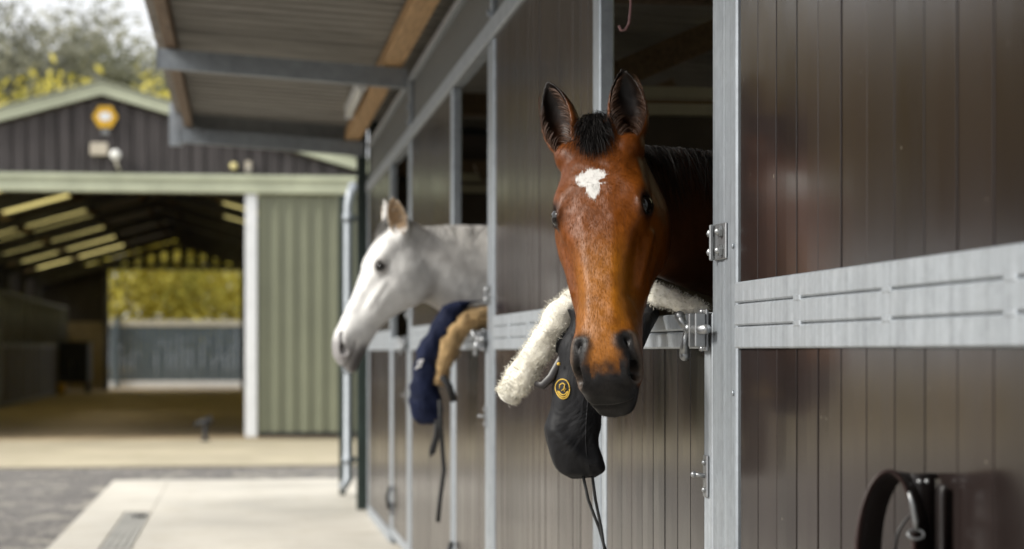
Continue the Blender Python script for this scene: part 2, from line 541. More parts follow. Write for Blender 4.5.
# lower doors
for i, (a, b) in enumerate(DOORS):
    ya, yb = a + 0.006, b - 0.006
    dm = MB()
    dm.cbox(0.0, 0.036, ya, ya + 0.072, 0.05, 1.278, 0.004)
    dm.cbox(0.0, 0.036, yb - 0.05, yb, 0.05, 1.278, 0.004)
    dm.cbox(-0.005, 0.037, ya + 0.0725, yb - 0.0505, 1.243, 1.279, 0.004)
    dm.cbox(-0.005, 0.037, ya + 0.0725, yb - 0.0505, 1.205, 1.2405, 0.004)
    dm.cbox(-0.003, 0.037, ya + 0.0725, yb - 0.0505, 0.05, 0.105, 0.004)
    door = dm.build('lower_door', M['galv_rail'], ST)
    boards('door_boards', ya + 0.0725, yb - 0.0505, 0.106, 1.204, M['board_far'] if i else M['board'], door, x=0.003, phase=3.60)
    # top bolt with cross lever, keep and plate
    bm_ = MB()
    yc = ya + 0.035
    bm_.cbox(-0.012, -0.0055, yc - 0.030, yc + 0.034, 1.200, 1.284, 0.002)
    bm_.cbox(-0.034, -0.0125, yc - 0.032, yc - 0.024, 1.208, 1.276, 0.002)
    bm_.cbox(-0.034, -0.0125, yc + 0.024, yc + 0.032, 1.208, 1.276, 0.002)
    bm_.tube([(-0.023, yc - 0.085, 1.243), (-0.023, yc + 0.085, 1.243)], 0.0095, 14)
    bm_.sphere((-0.025, yc + 0.060, 1.245), 0.0135, 14, 9)
    bm_.tube([(-0.028, yc + 0.060, 1.246), (-0.038, yc + 0.066, 1.258), (-0.043, yc + 0.070, 1.270)], [0.008, 0.009, 0.011], 12)
    bm_.sphere((-0.043, yc + 0.070, 1.271), 0.0115, 12, 8)
    bm_.tube([(-0.028, yc + 0.060, 1.240), (-0.034, yc + 0.066, 1.215), (-0.033, yc + 0.068, 1.193)], [0.0085, 0.009, 0.011], 12)
    bm_.sphere((-0.033, yc + 0.068, 1.191), 0.0115, 12, 8)
    bm_.sphere((-0.0125, yc, 1.279), 0.006, 10, 7); bm_.sphere((-0.0125, yc, 1.205), 0.006, 10, 7)
    bm_.build('bolt', M['steel'], door)
    kb = MB()
    kb.cbox(-0.006, -0.0005, yc - 0.012, yc + 0.022, 0.905, 0.99, 0.002)
    kb.tube([(-0.004, yc + 0.006, 0.948), (-0.026, yc + 0.012, 0.951)], 0.0048, 10)
    kb.sphere((-0.027, yc + 0.012, 0.951), 0.0065, 12, 8)
    kb.sphere((-0.007, yc + 0.004, 0.975), 0.006, 8, 6); kb.sphere((-0.007, yc + 0.004, 0.92), 0.006, 8, 6)
    kb.build('stop_pin', M['steel'], door)
    # upper keep on the post: plate with two bolt heads
    hp = MB()
    yp = POST_R[i][0] + 0.100
    hp.cbox(-0.008, -0.0035, yp - 0.035, yp + 0.060, 1.378, 1.449, 0.002)
    hp.cbox(-0.018, -0.0095, yp + 0.052, yp + 0.060, 1.378, 1.449, 0.002)
    for z in (1.395, 1.432):
        hp.tube([(-0.009, yp - 0.008, z), (-0.015, yp - 0.008, z)], 0.012, 6, smooth=False)
        hp.sphere((-0.0155, yp - 0.008, z), 0.008, 10, 7)
        hp.tube([(-0.012, yp + 0.061, z), (-0.012, yp + 0.070, z)], 0.009, 8)
    hp.build('catch_plate', M['steel'], ST)
    # latch keep low on the far jamb
    if i:
        h = MB(); h.tube([(-0.02, yb - 0.03, 0.22), (-0.03, yb - 0.03, 0.30), (-0.012, yb - 0.03, 0.36)], 0.012, 8)
        h.cbox(-0.01, -0.001, yb - 0.045, yb - 0.015, 0.18, 0.26, 0.002)
        h.build('foot_latch', M['black_rubber'], door)

# interior: back wall, partitions with rails, floor edge
MB().box(3.60, 3.72, -0.5, 15.2, 0, 2.62).build('back_wall', M['board_dim'], ST)
for y in (0.12, 3.50, 7.20, 10.84, 14.62):
    m = MB(); m.box(0.05, 3.599, y - 0.02, y + 0.02, 0.0, 2.06)
    m.build('partition_boards', M['board_dim'], ST)
    m = MB(); m.cbox(0.05, 3.599, y - 0.026, y + 0.026, 2.062, 2.105, 0.004); m.cbox(0.05, 3.599, y - 0.026, y + 0.026, 2.125, 2.168, 0.004)
    m.build('partition_rail', M['cream'], ST)
    p0, p1 = Vector((0.35, y, 2.17)), Vector((1.45, y, 2.66))
    u = (p1 - p0).normalized(); w = Vector((-u.z, 0, u.x)) * 0.05
    m = MB(); m.prism([((p0 - w).x, (p0 - w).z), ((p1 - w).x, (p1 - w).z), ((p1 + w).x, (p1 + w).z), ((p0 + w).x, (p0 + w).z)], 'y', y - 0.03, y + 0.03)
    m.build('roof_brace', M['wood_old'], ST)
    m = MB(); m.cbox(0.05, 3.599, y - 0.05, y + 0.05, 2.48, 2.60, 0.004); m.build('rafter', M['wood_old'], ST)
MB().box(0.05, 3.6, 14.66, 14.70, 0, 2.80).build('end_wall', M['board_dim'], ST)
MB().box(0.05, 3.6, 0.1, 0.11, 0, 2.6).build('end_wall', M['board_dim'], ST)

# roof: box profile sheets, canopy brackets, purlins
roof = MB()
x0r, z0r, x1r, z1r = -1.42, 2.985, 3.95, 2.66


def roof_z(x, off=0.0):
    return z0r + (z1r - z0r) * (x - x0r) / (x1r - x0r) + off


ADDED_RL = [5.4, 9.2, 12.8]  # where roof sheets give way to translucent ones added to lighten the stalls
y = -0.2
prof = [(0.0, 0.0), (0.02, 0.036), (0.075, 0.036), (0.095, 0.0), (0.1999, 0.0)]
pts = []
while y < 15.2:
    for dy, dz in prof: pts.append((y + dy, dz))
    y += 0.2
vs = []; fs = []
for (yy, dz) in pts:
    for xx in (x0r, -0.2, 1.4, x1r):
        vs.append((xx, yy, roof_z(xx, dz)))
for k in range(len(pts) - 1):
    for j in range(3):
        if j == 2 and any(L <= pts[k][0] < L + 0.59 for L in ADDED_RL): continue
        fs.append((k * 4 + j, k * 4 + j + 1, (k + 1) * 4 + j + 1, (k + 1) * 4 + j))
n0 = len(vs)
vs += [(p[0], p[1], p[2] + 0.006) for p in vs]
fs += [tuple(i + n0 for i in f[::-1]) for f in fs]
roof.add(vs, fs); roof.build('roof_sheet', M['soffit'], ST, recalc=False)
for L in ADDED_RL:
    m = MB(); q = [(yy, dz) for yy, dz in pts if L - 0.001 <= yy <= L + 0.805]
    vv = [(xx, yy, roof_z(xx, dz + 0.002)) for yy, dz in q for xx in (1.395, x1r)]
    m.add(vv, [(2 * i, 2 * i + 1, 2 * i + 3, 2 * i + 2) for i in range(len(q) - 1)])
    m.build('rooflight', M['rooflight'], ST, recalc=False)  # unseen sheet, added to let daylight into the stable
for y in (0.2, 3.80, 7.46, 11.15, 15.08):
    m = MB()
    xa, za, xb, zb = -1.385, 2.755, -0.006, 2.668
    def slope_box(x0, x1, y0, y1, h0, h1):
        f = lambda x: za + (zb - za) * (x - xa) / (xb - xa)
        m.add([(x0, y0, f(x0) + h0), (x1, y0, f(x1) + h0), (x1, y1, f(x1) + h0), (x0, y1, f(x0) + h0),
               (x0, y0, f(x0) + h1), (x1, y0, f(x1) + h1), (x1, y1, f(x1) + h1), (x0, y1, f(x0) + h1)],
              [(0, 3, 2, 1), (4, 5, 6, 7), (0, 1, 5, 4), (1, 2, 6, 5), (2, 3, 7, 6), (3, 0, 4, 7)])
    slope_box(xa, xb, y - 0.004, y + 0.004, 0.0061, 0.1039)
    slope_box(xa, xb, y - 0.004, y + 0.05, 0.0, 0.006)
    slope_box(xa, xb, y - 0.004, y + 0.05, 0.104, 0.110)
    m.box(xa - 0.007, xa - 0.0005, y - 0.01, y + 0.055, za - 0.012, za + 0.125)
    m.build('canopy_bracket', M['galv'], ST)
MB().cbox(-0.150, -0.035, -0.1, 15.15, 2.79, 2.868, 0.003).build('wall_purlin', M['wood'], ST)
MB().cbox(-1.345, -1.285, -0.1, 15.15, 2.868, 2.970, 0.003).build('edge_purlin', M['wood_old'], ST)
MB().cbox(-0.78, -0.72, -0.1, 15.15, 2.83, 2.93, 0.003).build('middle_purlin', M['wood_old'], ST) if False else None
b = MB()
b.prism([(-1.46, 2.74), (-1.36, 2.74), (-1.36, 3.06), (-1.46, 3.06)], 'y', 15.19, 15.23)
b.build('gutter_end', M['galv_rail'], ST)
b = MB(); b.add([(-1.355, 15.19, 2.80), (0.02, 15.19, 2.715), (0.02, 15.23, 2.715), (-1.355, 15.23, 2.80),
                 (-1.355, 15.19, 2.985), (0.02, 15.19, 2.905), (0.02, 15.23, 2.905), (-1.355, 15.23, 2.985)],
                [(0, 3, 2, 1), (4, 5, 6, 7), (0, 1, 5, 4), (1, 2, 6, 5), (2, 3, 7, 6), (3, 0, 4, 7)])
b.build('barge_board', M['galv_dull'], ST)
# dark green end wall and corner post
MB().prism([(0.03, 2.552), (3.6, 2.552), (3.6, roof_z(3.6) - 0.004), (0.03, roof_z(0.03) - 0.004)], 'y', 14.77, 15.18).build('end_gable', M['dark_green'], ST)
MB().cbox(-0.060, 0.018, 15.12, 15.185, 0, 2.885, 0.004).build('corner_post', M['dark_green'], ST)
MB().box(0.03, 3.6, 14.77, 16.7, 0, 2.55).build('end_lobby', M['dark_green'], ST)
dp = MB()
dp.tube([(0.0, 16.66, 2.58), (-0.03, 16.6, 2.50), (-0.045, 16.58, 2.40), (-0.045, 16.58, 0.14), (-0.10, 16.55, 0.06)], 0.038, 14)
dpo = dp.build('rain_pipe', M['galv_rail'], ST)
for z in (2.30, 1.05, 0.30):
    m = MB(); m.tube([(-0.045, 16.58, z - 0.03), (-0.045, 16.58, z + 0.03)], 0.048, 14); m.cbox(-0.03, 0.04, 16.60, 16.66, z - 0.02, z + 0.02, 0.003)
    m.build('pipe_collar', M['galv'], dpo)
MB().cbox(-0.115, -0.06, 16.70, 16.76, 0.0, 2.5, 0.004).build('timber_post', M['dark_green'], ST)

# strip light under the canopy
sl = empty('strip_light', (-0.20, 12.85, 2.80), 'white fluorescent strip light under the canopy beside the orange timber', 'light fitting')
MB().cbox(-0.23, -0.17, 12.1, 13.6, 2.835, 2.862, 0.004).build('batten', M['white'], sl)
m = MB(); m.tube([(-0.20, 12.13, 2.808), (-0.20, 13.57, 2.808)], 0.026, 12); m.build('diffuser', M['lamp_glass'], sl)
for y in (12.09, 13.572):
    MB().cbox(-0.228, -0.172, y, y + 0.038, 2.778, 2.834, 0.004).build('end_cap', M['white'], sl)

# twine loop hanging in the near doorway
tw = MB()
pts = [(0.036, 4.92, 2.36), (0.037, 4.92, 2.20), (0.034, 4.92, 2.06), (0.030, 4.92, 2.02), (0.020, 4.92, 2.003), (0.009, 4.92, 2.002), (0.004, 4.92, 2.014)]
tw.tube(pts, 0.0034, 8)
tag(tw.build('twine', M['pink'], loc=(0.1, 4.92, 2.36)), 'faded pink hook of twine hanging from the top of the near doorway', 'twine')

# ------------------------------------------------------------------ barn
YB = 27.7; YE = 63.0; XC = -2.79; XL, XR = -7.2, 1.62; ZA = 4.84; SL = 0.283
BN = empty('barn', (XC, 45, 0), 'open fronted dark boarded barn with pale green trim behind the gravel yard', 'barn')


def rz(x): return ZA - SL * abs(x - XC)


def gable(y, z_low, gap, parent, name, thick=0.03, pitch=0.20):
    m = MB(); x = XL + 0.02
    r = random.Random(3)
    while x < XR - 0.02:
        x1 = min(x + pitch - gap - r.uniform(0, 0.01), XR)
        if (x < XC) != (x1 < XC): x1 = XC
        zz0, zz1 = rz(x) - 0.2, rz(x1) - 0.2
        dy = r.uniform(0, 0.012)
        m.prism([(x, z_low + r.uniform(-0.01, 0.01)), (x1, z_low), (x1, zz1), (x, zz0)], 'y', y + dy, y + dy + thick)
        x += pitch
    if gap > .05:
        for zz in (z_low + 0.12, z_low + 0.5): m.box(XC - 3.9 + (zz - z_low) * 3.2, XC + 3.9 - (zz - z_low) * 3.2, y + 0.001, y + 0.05, zz, zz + 0.05)
    return m.build(name, M['barn_board'], parent)


gable(YB, 3.58, 0.02, BN, 'gable_boards')
MB().box(XL + 0.05, XR - 0.05, YB + 0.07, YB + 0.09, 3.58, 3.66).build('backing_rail', M['barn_steel'], BN)
m = MB()
m.prism([(XL, 3.58), (XR, 3.58), (XR, rz(XR) - 0.22), (XC, ZA - 0.22), (XL, rz(XL) - 0.22)], 'y', YB + 0.06, YB + 0.065)
m.build('gable_backing', M['barn_board'], BN)
gable(YE, 3.85, 0.19, BN, 'far_gable_boards', pitch=0.40)
# verge trims, front fascia
for s in (-1, 1):
    xa = XL - 0.12 if s < 0 else XR + 0.12
    m = MB(); m.prism([(XC, ZA + 0.02), (xa, rz(xa) + 0.02), (xa, rz(xa) - 0.16), (XC, ZA - 0.16)], 'y', YB - 0.09, YB - 0.05)
    m.prism([(XC, ZA + 0.035), (xa, rz(xa) + 0.035), (xa, rz(xa) + 0.021), (XC, ZA + 0.021)], 'y', YB - 0.13, YB + 0.15)
    m.build('verge_trim', M['pale_green'], BN)
m = MB(); m.cbox(XL - 0.1, XR + 0.1, YB - 0.16, YB - 0.02, 3.355, 3.575, 0.012); m.cbox(XL - 0.1, XR + 0.1, YB - 0.19, YB - 0.165, 3.53, 3.60, 0.006)
m.build('door_track', M['pale_green'], BN)
# sliding door of ribbed sheet with its white leading edge
sd = MB(); x = -0.69
while x < 1.6:
    sd.prism([(x, YB - 0.06), (x + 0.03, YB - 0.095), (x + 0.075, YB - 0.095), (x + 0.105, YB - 0.06), (x + 0.2, YB - 0.06), (x + 0.2, YB - 0.05), (x, YB - 0.05)], 'z', 0.09, 3.35)
    x += 0.2
sdo = sd.build('sliding_door', M['sheet_green'], BN)
MB().cbox(-0.865, -0.705, YB - 0.12, YB - 0.04, 0.02, 3.35, 0.006).build('door_edge', M['white'], sdo)
MB().box(-0.69, 1.6, YB - 0.085, YB - 0.05, 0.02, 0.085).build('door_sill', M['black_rubber'], sdo)
# left cladding (out of frame), side walls
m = MB(); x = XL
while x < -6.2:
    m.prism([(x, YB - 0.06), (x + 0.03, YB - 0.095), (x + 0.075, YB - 0.095), (x + 0.105, YB - 0.06), (x + 0.2, YB - 0.06), (x + 0.2, YB - 0.05), (x, YB - 0.05)], 'z', 0.0, 3.35); x += 0.2
m.build('front_cladding', M['sheet_green'], BN)
for xs, nm in ((XL, 'side_wall'), (XR, 'side_wall')):
    m = MB(); m.box(xs - 0.05, xs + 0.05, YB + 0.1, YE, 0, 2.45)
    yy = YB + 0.1
    while yy < YE - 0.2:
        m.box(xs - 0.03, xs + 0.03, yy, yy + 0.17, 2.45, 3.52); yy += 0.23
    m.build(nm, M['barn_board'], BN)
# roof with rooflights between the purlins
LIGHTS = [34.9 + 2.15 * i for i in range(13)]
for s in (-1, 1):
    m = MB(); rl = MB()
    xe = XC + s * 4.55
    xa, xb = XC + s * 1.48, XC + s * 4.15
    ycuts = [YB - 0.1]
    for L in LIGHTS: ycuts += [L, L + 0.75]
    ycuts.append(YE + 0.2)
    def slab_roof(mm, x0, x1, ya, yb, dz=0.0, th=0.03):
        z0, z1 = rz(x0) + dz, rz(x1) + dz
        mm.add([(x0, ya, z0), (x1, ya, z1), (x1, yb, z1), (x0, yb, z0), (x0, ya, z0 + th), (x1, ya, z1 + th), (x1, yb, z1 + th), (x0, yb, z0 + th)],
               [(0, 3, 2, 1), (4, 5, 6, 7), (0, 1, 5, 4), (1, 2, 6, 5), (2, 3, 7, 6), (3, 0, 4, 7)])
    slab_roof(m, XC, xa, YB - 0.1, YE + 0.2); slab_roof(m, xb, xe, YB - 0.1, YE + 0.2)
    for k in range(0, len(ycuts) - 1, 2):
        slab_roof(m, xa, xb, ycuts[k], ycuts[k + 1])
    m.build('roof', M['barn_steel'], BN)
    for L in LIGHTS:
        r1 = MB(); slab_roof(r1, xa, xb, L + 0.005, L + 0.745, 0.004, 0.006); r1.build('rooflight', M['rooflight'], BN)
# portal frames and purlins
for y in np.arange(YB + 0.35, YE, 4.3):
    m = MB()
    m.cbox(XL + 0.06, XL + 0.26, y - 0.08, y + 0.08, 0, 3.4, 0.008); m.cbox(XR - 0.26, XR - 0.06, y - 0.08, y + 0.08, 0, 3.4, 0.008)
    for s in (-1, 1):
        xe = XL + 0.06 if s < 0 else XR - 0.06
        m.prism([(XC, ZA - 0.24), (xe, rz(xe) - 0.24), (xe, rz(xe) - 0.46), (XC, ZA - 0.44)], 'y', y - 0.06, y + 0.06)
    m.build('portal_frame', M['barn_steel'], BN)
for k in (-4.2, -2.9, -1.42, -0.3, 0.3, 1.42, 2.9, 4.2):
    xx = XC + k
    MB().box(xx - 0.03, xx + 0.03, YB + 0.1, YE - 0.1, rz(xx) - 0.20, rz(xx) - 0.03).build('purlin', M['wood_old'], BN)
# far end: wall left of the opening
MB().box(XL, -5.12, YE - 0.02, YE + 0.06, 2.1, 3.86).build('far_wall_boards', M['barn_board'], BN)
MB().box(XL, -5.12, YE - 0.04, YE + 0.08, 0, 2.098).build('far_wall_block', M['block'], BN)
MB().box(-0.90, XR, YE - 0.02, YE + 0.06, 0, 3.86).build('far_wall_boards', M['barn_board'], BN)
MB().cbox(-5.11, -4.95, YE - 0.1, YE + 0.1, 0, 3.86, 0.01).build('far_post', M['barn_steel'], BN)
MB().cbox(-5.1, -0.9, YE - 0.08, YE + 0.08, 3.72, 3.88, 0.01).build('far_lintel', M['barn_steel'], BN)

# gate across the far opening
gt = empty('yard_gate', (-3.0, 66.1, 0), 'wide blue grey boarded gate closing the far end of the barn', 'gate')
m = MB(); x = -5.3
while x < -0.7:
    m.cbox(x, x + 0.175, 66.05, 66.08, 0.22, 2.0, 0.004); x += 0.185
m.build('gate_boards', M['gate_blue'], gt)
MB().cbox(-5.3, -0.6, 66.03, 66.13, 2.005, 2.20, 0.01).build('top_rail', M['cream'], gt)
MB().cbox(-5.3, -0.6, 66.03, 66.13, 0.02, 0.215, 0.01).build('bottom_rail', M['white'], gt)
m = MB(); m.cbox(-4.98, -4.84, 65.9, 66.02, 0, 2.3, 0.01); m.build('gate_post', M['gate_blue'], gt)

# inside the barn: stall fronts along the left, a dark cart, a bucket
for k, (ya, lab) in enumerate(((43.5, 'nearest dark stall front inside the barn on the left'), (49.0, 'middle dark stall front inside the barn on the left'),
                               (54.5, 'farthest dark stall front inside the barn, just before the dark cart'))):
    st = empty('stall_front', (-6.0, ya + 2.7, 0), lab, 'stall', 'stall fronts inside the barn')
    m = MB()
    for z0, z1 in ((0, 0.08), (1.28, 1.38), (2.42, 2.50)): m.cbox(-6.04, -5.96, ya + 0.08, ya + 5.40, z0, z1, 0.004)
    for yy in (ya, ya + 1.9, ya + 3.4, ya + 5.4): m.cbox(-6.05, -5.95, yy, yy + 0.08, 0, 2.5, 0.004)
    m.build('frame', M['galv_dull'], st)
    boards('boards', ya + 0.08, ya + 5.4, 0.085, 1.275, M['board_dim'], st, x=-6.02, back=-5.99)
    m = MB(); yy = ya + 0.14
    while yy < ya + 5.4:
        m.tube([(-6.0, yy, 1.38), (-6.0, yy, 2.42)], 0.011, 6); yy += 0.075
    m.build('bars', M['galv_dull'], st)
ct = empty('cart', (-5.6, 58.0, 0), 'dark covered cart parked at the end of the stall fronts', 'cart')
m = MB(); m.cbox(-6.05, -5.16, 57.3, 58.7, 0.32, 1.40, 0.04); m.cbox(-6.09, -5.12, 57.26, 58.74, 1.405, 1.47, 0.02)
m.build('body', simple('dark_cart_paint', (0.018, 0.019, 0.022), 0.6), ct)
for y in (57.55, 58.45):
    for x in (-5.98, -5.22):
        m = MB(); m.tube([(x - 0.04, y, 0.16), (x + 0.04, y, 0.16)], 0.16, 16); m.build('wheel', M['black_rubber'], ct)
m = MB(); m.tube([(-5.6, 57.28, 0.5), (-5.6, 56.95, 0.85), (-5.6, 56.9, 0.9)], 0.02, 8); m.build('handle', M['steel'], ct)
bk = empty('bucket', (-5.85, 56.6, 0), 'small yellow bucket on the barn floor in front of the dark cart', 'bucket')
m = MB(); m.tube([(-5.85, 56.6, 0.0), (-5.85, 56.6, 0.30)], [0.11, 0.15], 16); m.tube([(-5.85, 56.6, 0.28), (-5.85, 56.6, 0.31)], 0.158, 16)
m.build('body', M['yellow'], bk)
m = MB(); m.tube([(-5.85 + 0.155 * math.cos(a), 56.6, 0.29 + 0.15 * math.sin(a)) for a in np.linspace(0, PI, 12)], 0.006, 6); m.build('handle', M['steel'], bk)

# stubby standpipe at the barn doorway
sp = empty('standpipe', (-1.40, 27.2, -0.012), 'short dark standpipe with a knobbly tap head at the barn doorway', 'standpipe')
m = MB(); m.tube([(-1.40, 27.2, -0.012), (-1.40, 27.2, 0.02), (-1.40, 27.2, 0.021), (-1.40, 27.2, 0.22)], [0.06, 0.06, 0.032, 0.032], 12); m.build('pipe', M['black_rubber'], sp)
m = MB(); m.sphere((-1.40, 27.2, 0.245), 0.055, 12, 8); m.tube([(-1.50, 27.2, 0.235), (-1.30, 27.2, 0.265)], [0.03, 0.035], 10); m.tube([(-1.50, 27.2, 0.24), (-1.525, 27.2, 0.18)], 0.025, 10)
m.tube([(-1.36, 27.2, 0.26), (-1.33, 27.2, 0.33)], 0.02, 8); m.build('tap_head', M['black_rubber'], sp)

# things on the gable
hs = empty('hexagon_sign', (-2.75, YB - 0.06, 4.38), 'yellow hexagonal sign with a white oval high on the barn gable', 'sign')
def hexagon(r): return [(-2.75 + r * math.cos(a), 4.38 + r * math.sin(a)) for a in [k * PI / 3 for k in range(6)]]
MB().prism(hexagon(0.170), 'y', YB - 0.050, YB - 0.010).build('panel', M['yellow'], hs)
m = MB(); m.prism([(-2.75 + 0.085 * math.cos(a), 4.385 + 0.06 * math.sin(a)) for a in np.linspace(0, 2 * PI, 20, endpoint=False)], 'y', YB - 0.056, YB - 0.0505); m.build('badge', M['white'], hs)
m = MB(); m.box(-2.80, -2.70, YB - 0.04, YB - 0.004, 4.14, 4.21); m.build('fixing', M['galv_dull'], hs)
fl = empty('flood_light', (-2.83, YB - 0.1, 3.93), 'beige rectangular lamp box on the gable under the yellow sign', 'lamp')
m = MB(); m.cbox(-2.94, -2.71, YB - 0.14, YB - 0.04, 3.85, 4.02, 0.012); m.build('housing', M['beige'], fl)
m = MB(); m.cbox(-2.86, -2.79, YB - 0.0395, YB - 0.001, 3.89, 3.98, 0.004); m.build('bracket', M['galv_dull'], fl)
rl = empty('bulkhead_lamp', (-2.65, YB - 0.1, 3.86), 'round white lamp on a curved arm beside the beige lamp box', 'lamp')
m = MB(); m.sphere((-2.605, YB - 0.17, 3.855), 0.072, 18, 12, (1, 0.6, 1)); m.build('globe', M['lamp_glass'], rl)
m = MB(); m.tube([(-2.56, YB - 0.01, 3.66), (-2.56, YB - 0.10, 3.66), (-2.58, YB - 0.15, 3.70), (-2.60, YB - 0.16, 3.79)], 0.016, 8); m.build('arm', M['cream'], rl)
rl = empty('security_lamp', (-1.02, YB - 0.1, 3.72), 'tiny round pale yellow lamp low on the gable below the canopy edge', 'lamp')
m = MB(); m.sphere((-1.02, YB - 0.08, 3.73), 0.05, 14, 9); m.build('globe', simple('amber_lens', (0.75, 0.66, 0.30), 0.3, var=0.03, bump=0), rl)
m = MB(); m.tube([(-1.02, YB - 0.045, 3.73), (-1.02, YB - 0.001, 3.73)], 0.04, 12); m.build('mount', M['galv_dull'], rl)
rl = empty('alarm_box', (-0.82, YB - 0.1, 3.72), 'small upright pale box on the gable right of the tiny round lamp', 'alarm')
m = MB(); m.cbox(-0.86, -0.78, YB - 0.07, YB - 0.002, 3.64, 3.80, 0.008); m.build('case', M['beige'], rl)
m = MB(); m.cbox(-0.845, -0.795, YB - 0.078, YB - 0.0705, 3.66, 3.70, 0.002); m.build('grille', M['galv_dull'], rl)


# ------------------------------------------------------------------ trees
def make_tree(seed, height, spread, base_z, leafmat, n_leaf, leaf, density, trunk_r):
    r = random.Random(seed)
    root = empty('tree', (0, 0, -0.03), 'tree', 'tree', 'trees round the yard')
    tb = MB()
    tips = []
    def limb(p, d, length, rad, depth):
        pts = [p]; rs = [rad]
        q = p; dd = d
        n = 4
        for i in range(n):
            dd = (dd + Vector((r.uniform(-.22, .22), r.uniform(-.22, .22), r.uniform(-.08, .16)))).normalized()
            q = q + dd * (length / n); pts.append(q); rs.append(rad * (1 - 0.7 * (i + 1) / n))
            if depth > 0 and i >= 1:
                for _ in range(2):
                    a = r.uniform(0, 2 * PI)
                    nd = (dd * 0.5 + Vector((math.cos(a) * spread, math.sin(a) * spread, r.uniform(0.1, 0.6)))).normalized()
                    limb(q, nd, length * r.uniform(0.5, 0.72), rs[-1] * 0.7, depth - 1)
            if depth <= 1: tips.append(q)
        tb.tube(pts, rs, 6 if depth else 4, cap=False)
    limb(Vector((0, 0, -0.3)), Vector((0, 0, 1)), height * 0.62, trunk_r, 3)
    tb.build('trunk', M['bark'], root, recalc=False)
    tips = np.array([t for t in tips if t.z > base_z])
    rg = np.random.default_rng(seed)
    k = rg.integers(0, len(tips), n_leaf)
    c = tips[k] + rg.normal(0, density, (n_leaf, 3)) * np.array([1, 1, 0.8])
    c = c[c[:, 2] > base_z * 0.7]; n_leaf = len(c)
    u = rg.normal(size=(n_leaf, 3)); u /= np.linalg.norm(u, axis=1)[:, None]
    w = np.cross(u, rg.normal(size=(n_leaf, 3))); w /= np.linalg.norm(w, axis=1)[:, None]
    s = leaf * rg.uniform(0.6, 1.4, n_leaf)[:, None]
    v = np.stack([c - u * s, c + w * s * 0.45, c + u * s, c - w * s * 0.45], 1).reshape(-1, 3)
    f = np.arange(4 * n_leaf).reshape(-1, 4)
    clump = np.array([mnoise.noise(Vector(p) * 0.45) for p in c]) * 0.9 + 0.5
    tone = np.repeat(np.clip(clump + rg.normal(0, 0.2, n_leaf), 0, 1), 4)
    mesh_np('crown', v + np.array([0, 0, -0.03]), f, leafmat, root, attrs={'tone': ('FLOAT', tone)})
    return root


def copy_tree(src, loc, rot, sc, label):
    o = src.copy(); COL.objects.link(o)
    for ch in src.children:
        c = ch.copy(); COL.objects.link(c); c.parent = o
    return place_tree(o, loc, rot, sc, label)


def place_tree(o, loc, rot, sc, label):
    o.location = (loc[0], loc[1], -0.03); o.rotation_euler = (0, 0, rot); o.scale = (sc, sc, sc)
    o['label'] = label
    return o


t_olive = make_tree(3, 14.0, 0.80, 3.0, M['leaf_olive'], 11000, 0.21, 0.65, 0.26)
t_grey = make_tree(8, 14.5, 0.75, 3.5, M['leaf_grey'], 9500, 0.20, 0.65, 0.24)
t_gold = make_tree(21, 8.6, 1.00, 0.8, M['leaf_gold'], 9000, 0.15, 0.55, 0.16)
t_bush = make_tree(44, 4.4, 1.25, 0.25, M['leaf_gold'], 2600, 0.12, 0.60, 0.09)
t_rust = make_tree(33, 7.6, 1.1, 0.4, M['leaf_rust'], 15000, 0.14, 0.60, 0.16)
place_tree(t_grey, (-11.4, 86), 0.0, 0.93, 'tall thin grey tree above the barn roof at the left edge of the photo')
place_tree(t_olive, (-7.9, 90), 0.4, 0.92, 'dull olive tree above the barn roof, in the middle of the tall row')
copy_tree(t_grey, (-9.6, 96), 2.1, 0.90, 'sparse grey twiggy tree farther back between the tall olive trees')
copy_tree(t_olive, (-5.2, 88), 2.6, 0.82, 'dull olive tree nearest the canopy edge, right end of the tall row')
copy_tree(t_grey, (-2.6, 94), 4.0, 0.85, 'grey tree mostly hidden behind the canopy edge and the barn roof')
place_tree(t_gold, (-8.9, 74), 0.3, 1.20, 'bright yellow tree peeping over the left slope of the barn roof')
copy_tree(t_gold, (-4.2, 74), 1.7, 1.19, 'bright yellow tree peeping over the right slope of the barn roof')
place_tree(t_bush, (-5.6, 70.5), 0.0, 1.0, 'low yellow bush behind the gate at the left of the far barn opening')
copy_tree(t_bush, (-3.7, 72.0), 1.1, 1.1, 'low yellow bush behind the middle of the far barn gate')
copy_tree(t_bush, (-1.7, 70.8), 2.4, 1.0, 'low yellow bush behind the gate at the right of the far barn opening')
copy_tree(t_gold, (-2.9, 82), 3.3, 0.8, 'yellow tree farther back behind the low yellow bushes beyond the far barn gate')
place_tree(t_rust, (-13.5, 42), 0.5, 1.0, 'rust brown tree beside the yard, first one left of the barn')
copy_tree(t_rust, (-17.5, 38), 1.9, 0.95, 'rust brown tree beside the yard, second one left of the barn')
copy_tree(t_rust, (-22.5, 36), 3.4, 1.0, 'rust brown tree beside the yard, third one left of the barn')
copy_tree(t_rust, (-20.0, 48), 5.0, 1.2, 'taller rust brown tree standing behind the others left of the yard')
copy_tree(t_rust, (-11.0, 52), 2.2, 1.1, 'rust brown tree close against the outside of the barn wall')
copy_tree(t_rust, (-27.0, 40), 4.1, 1.1, 'rust brown tree farthest left across the yard')

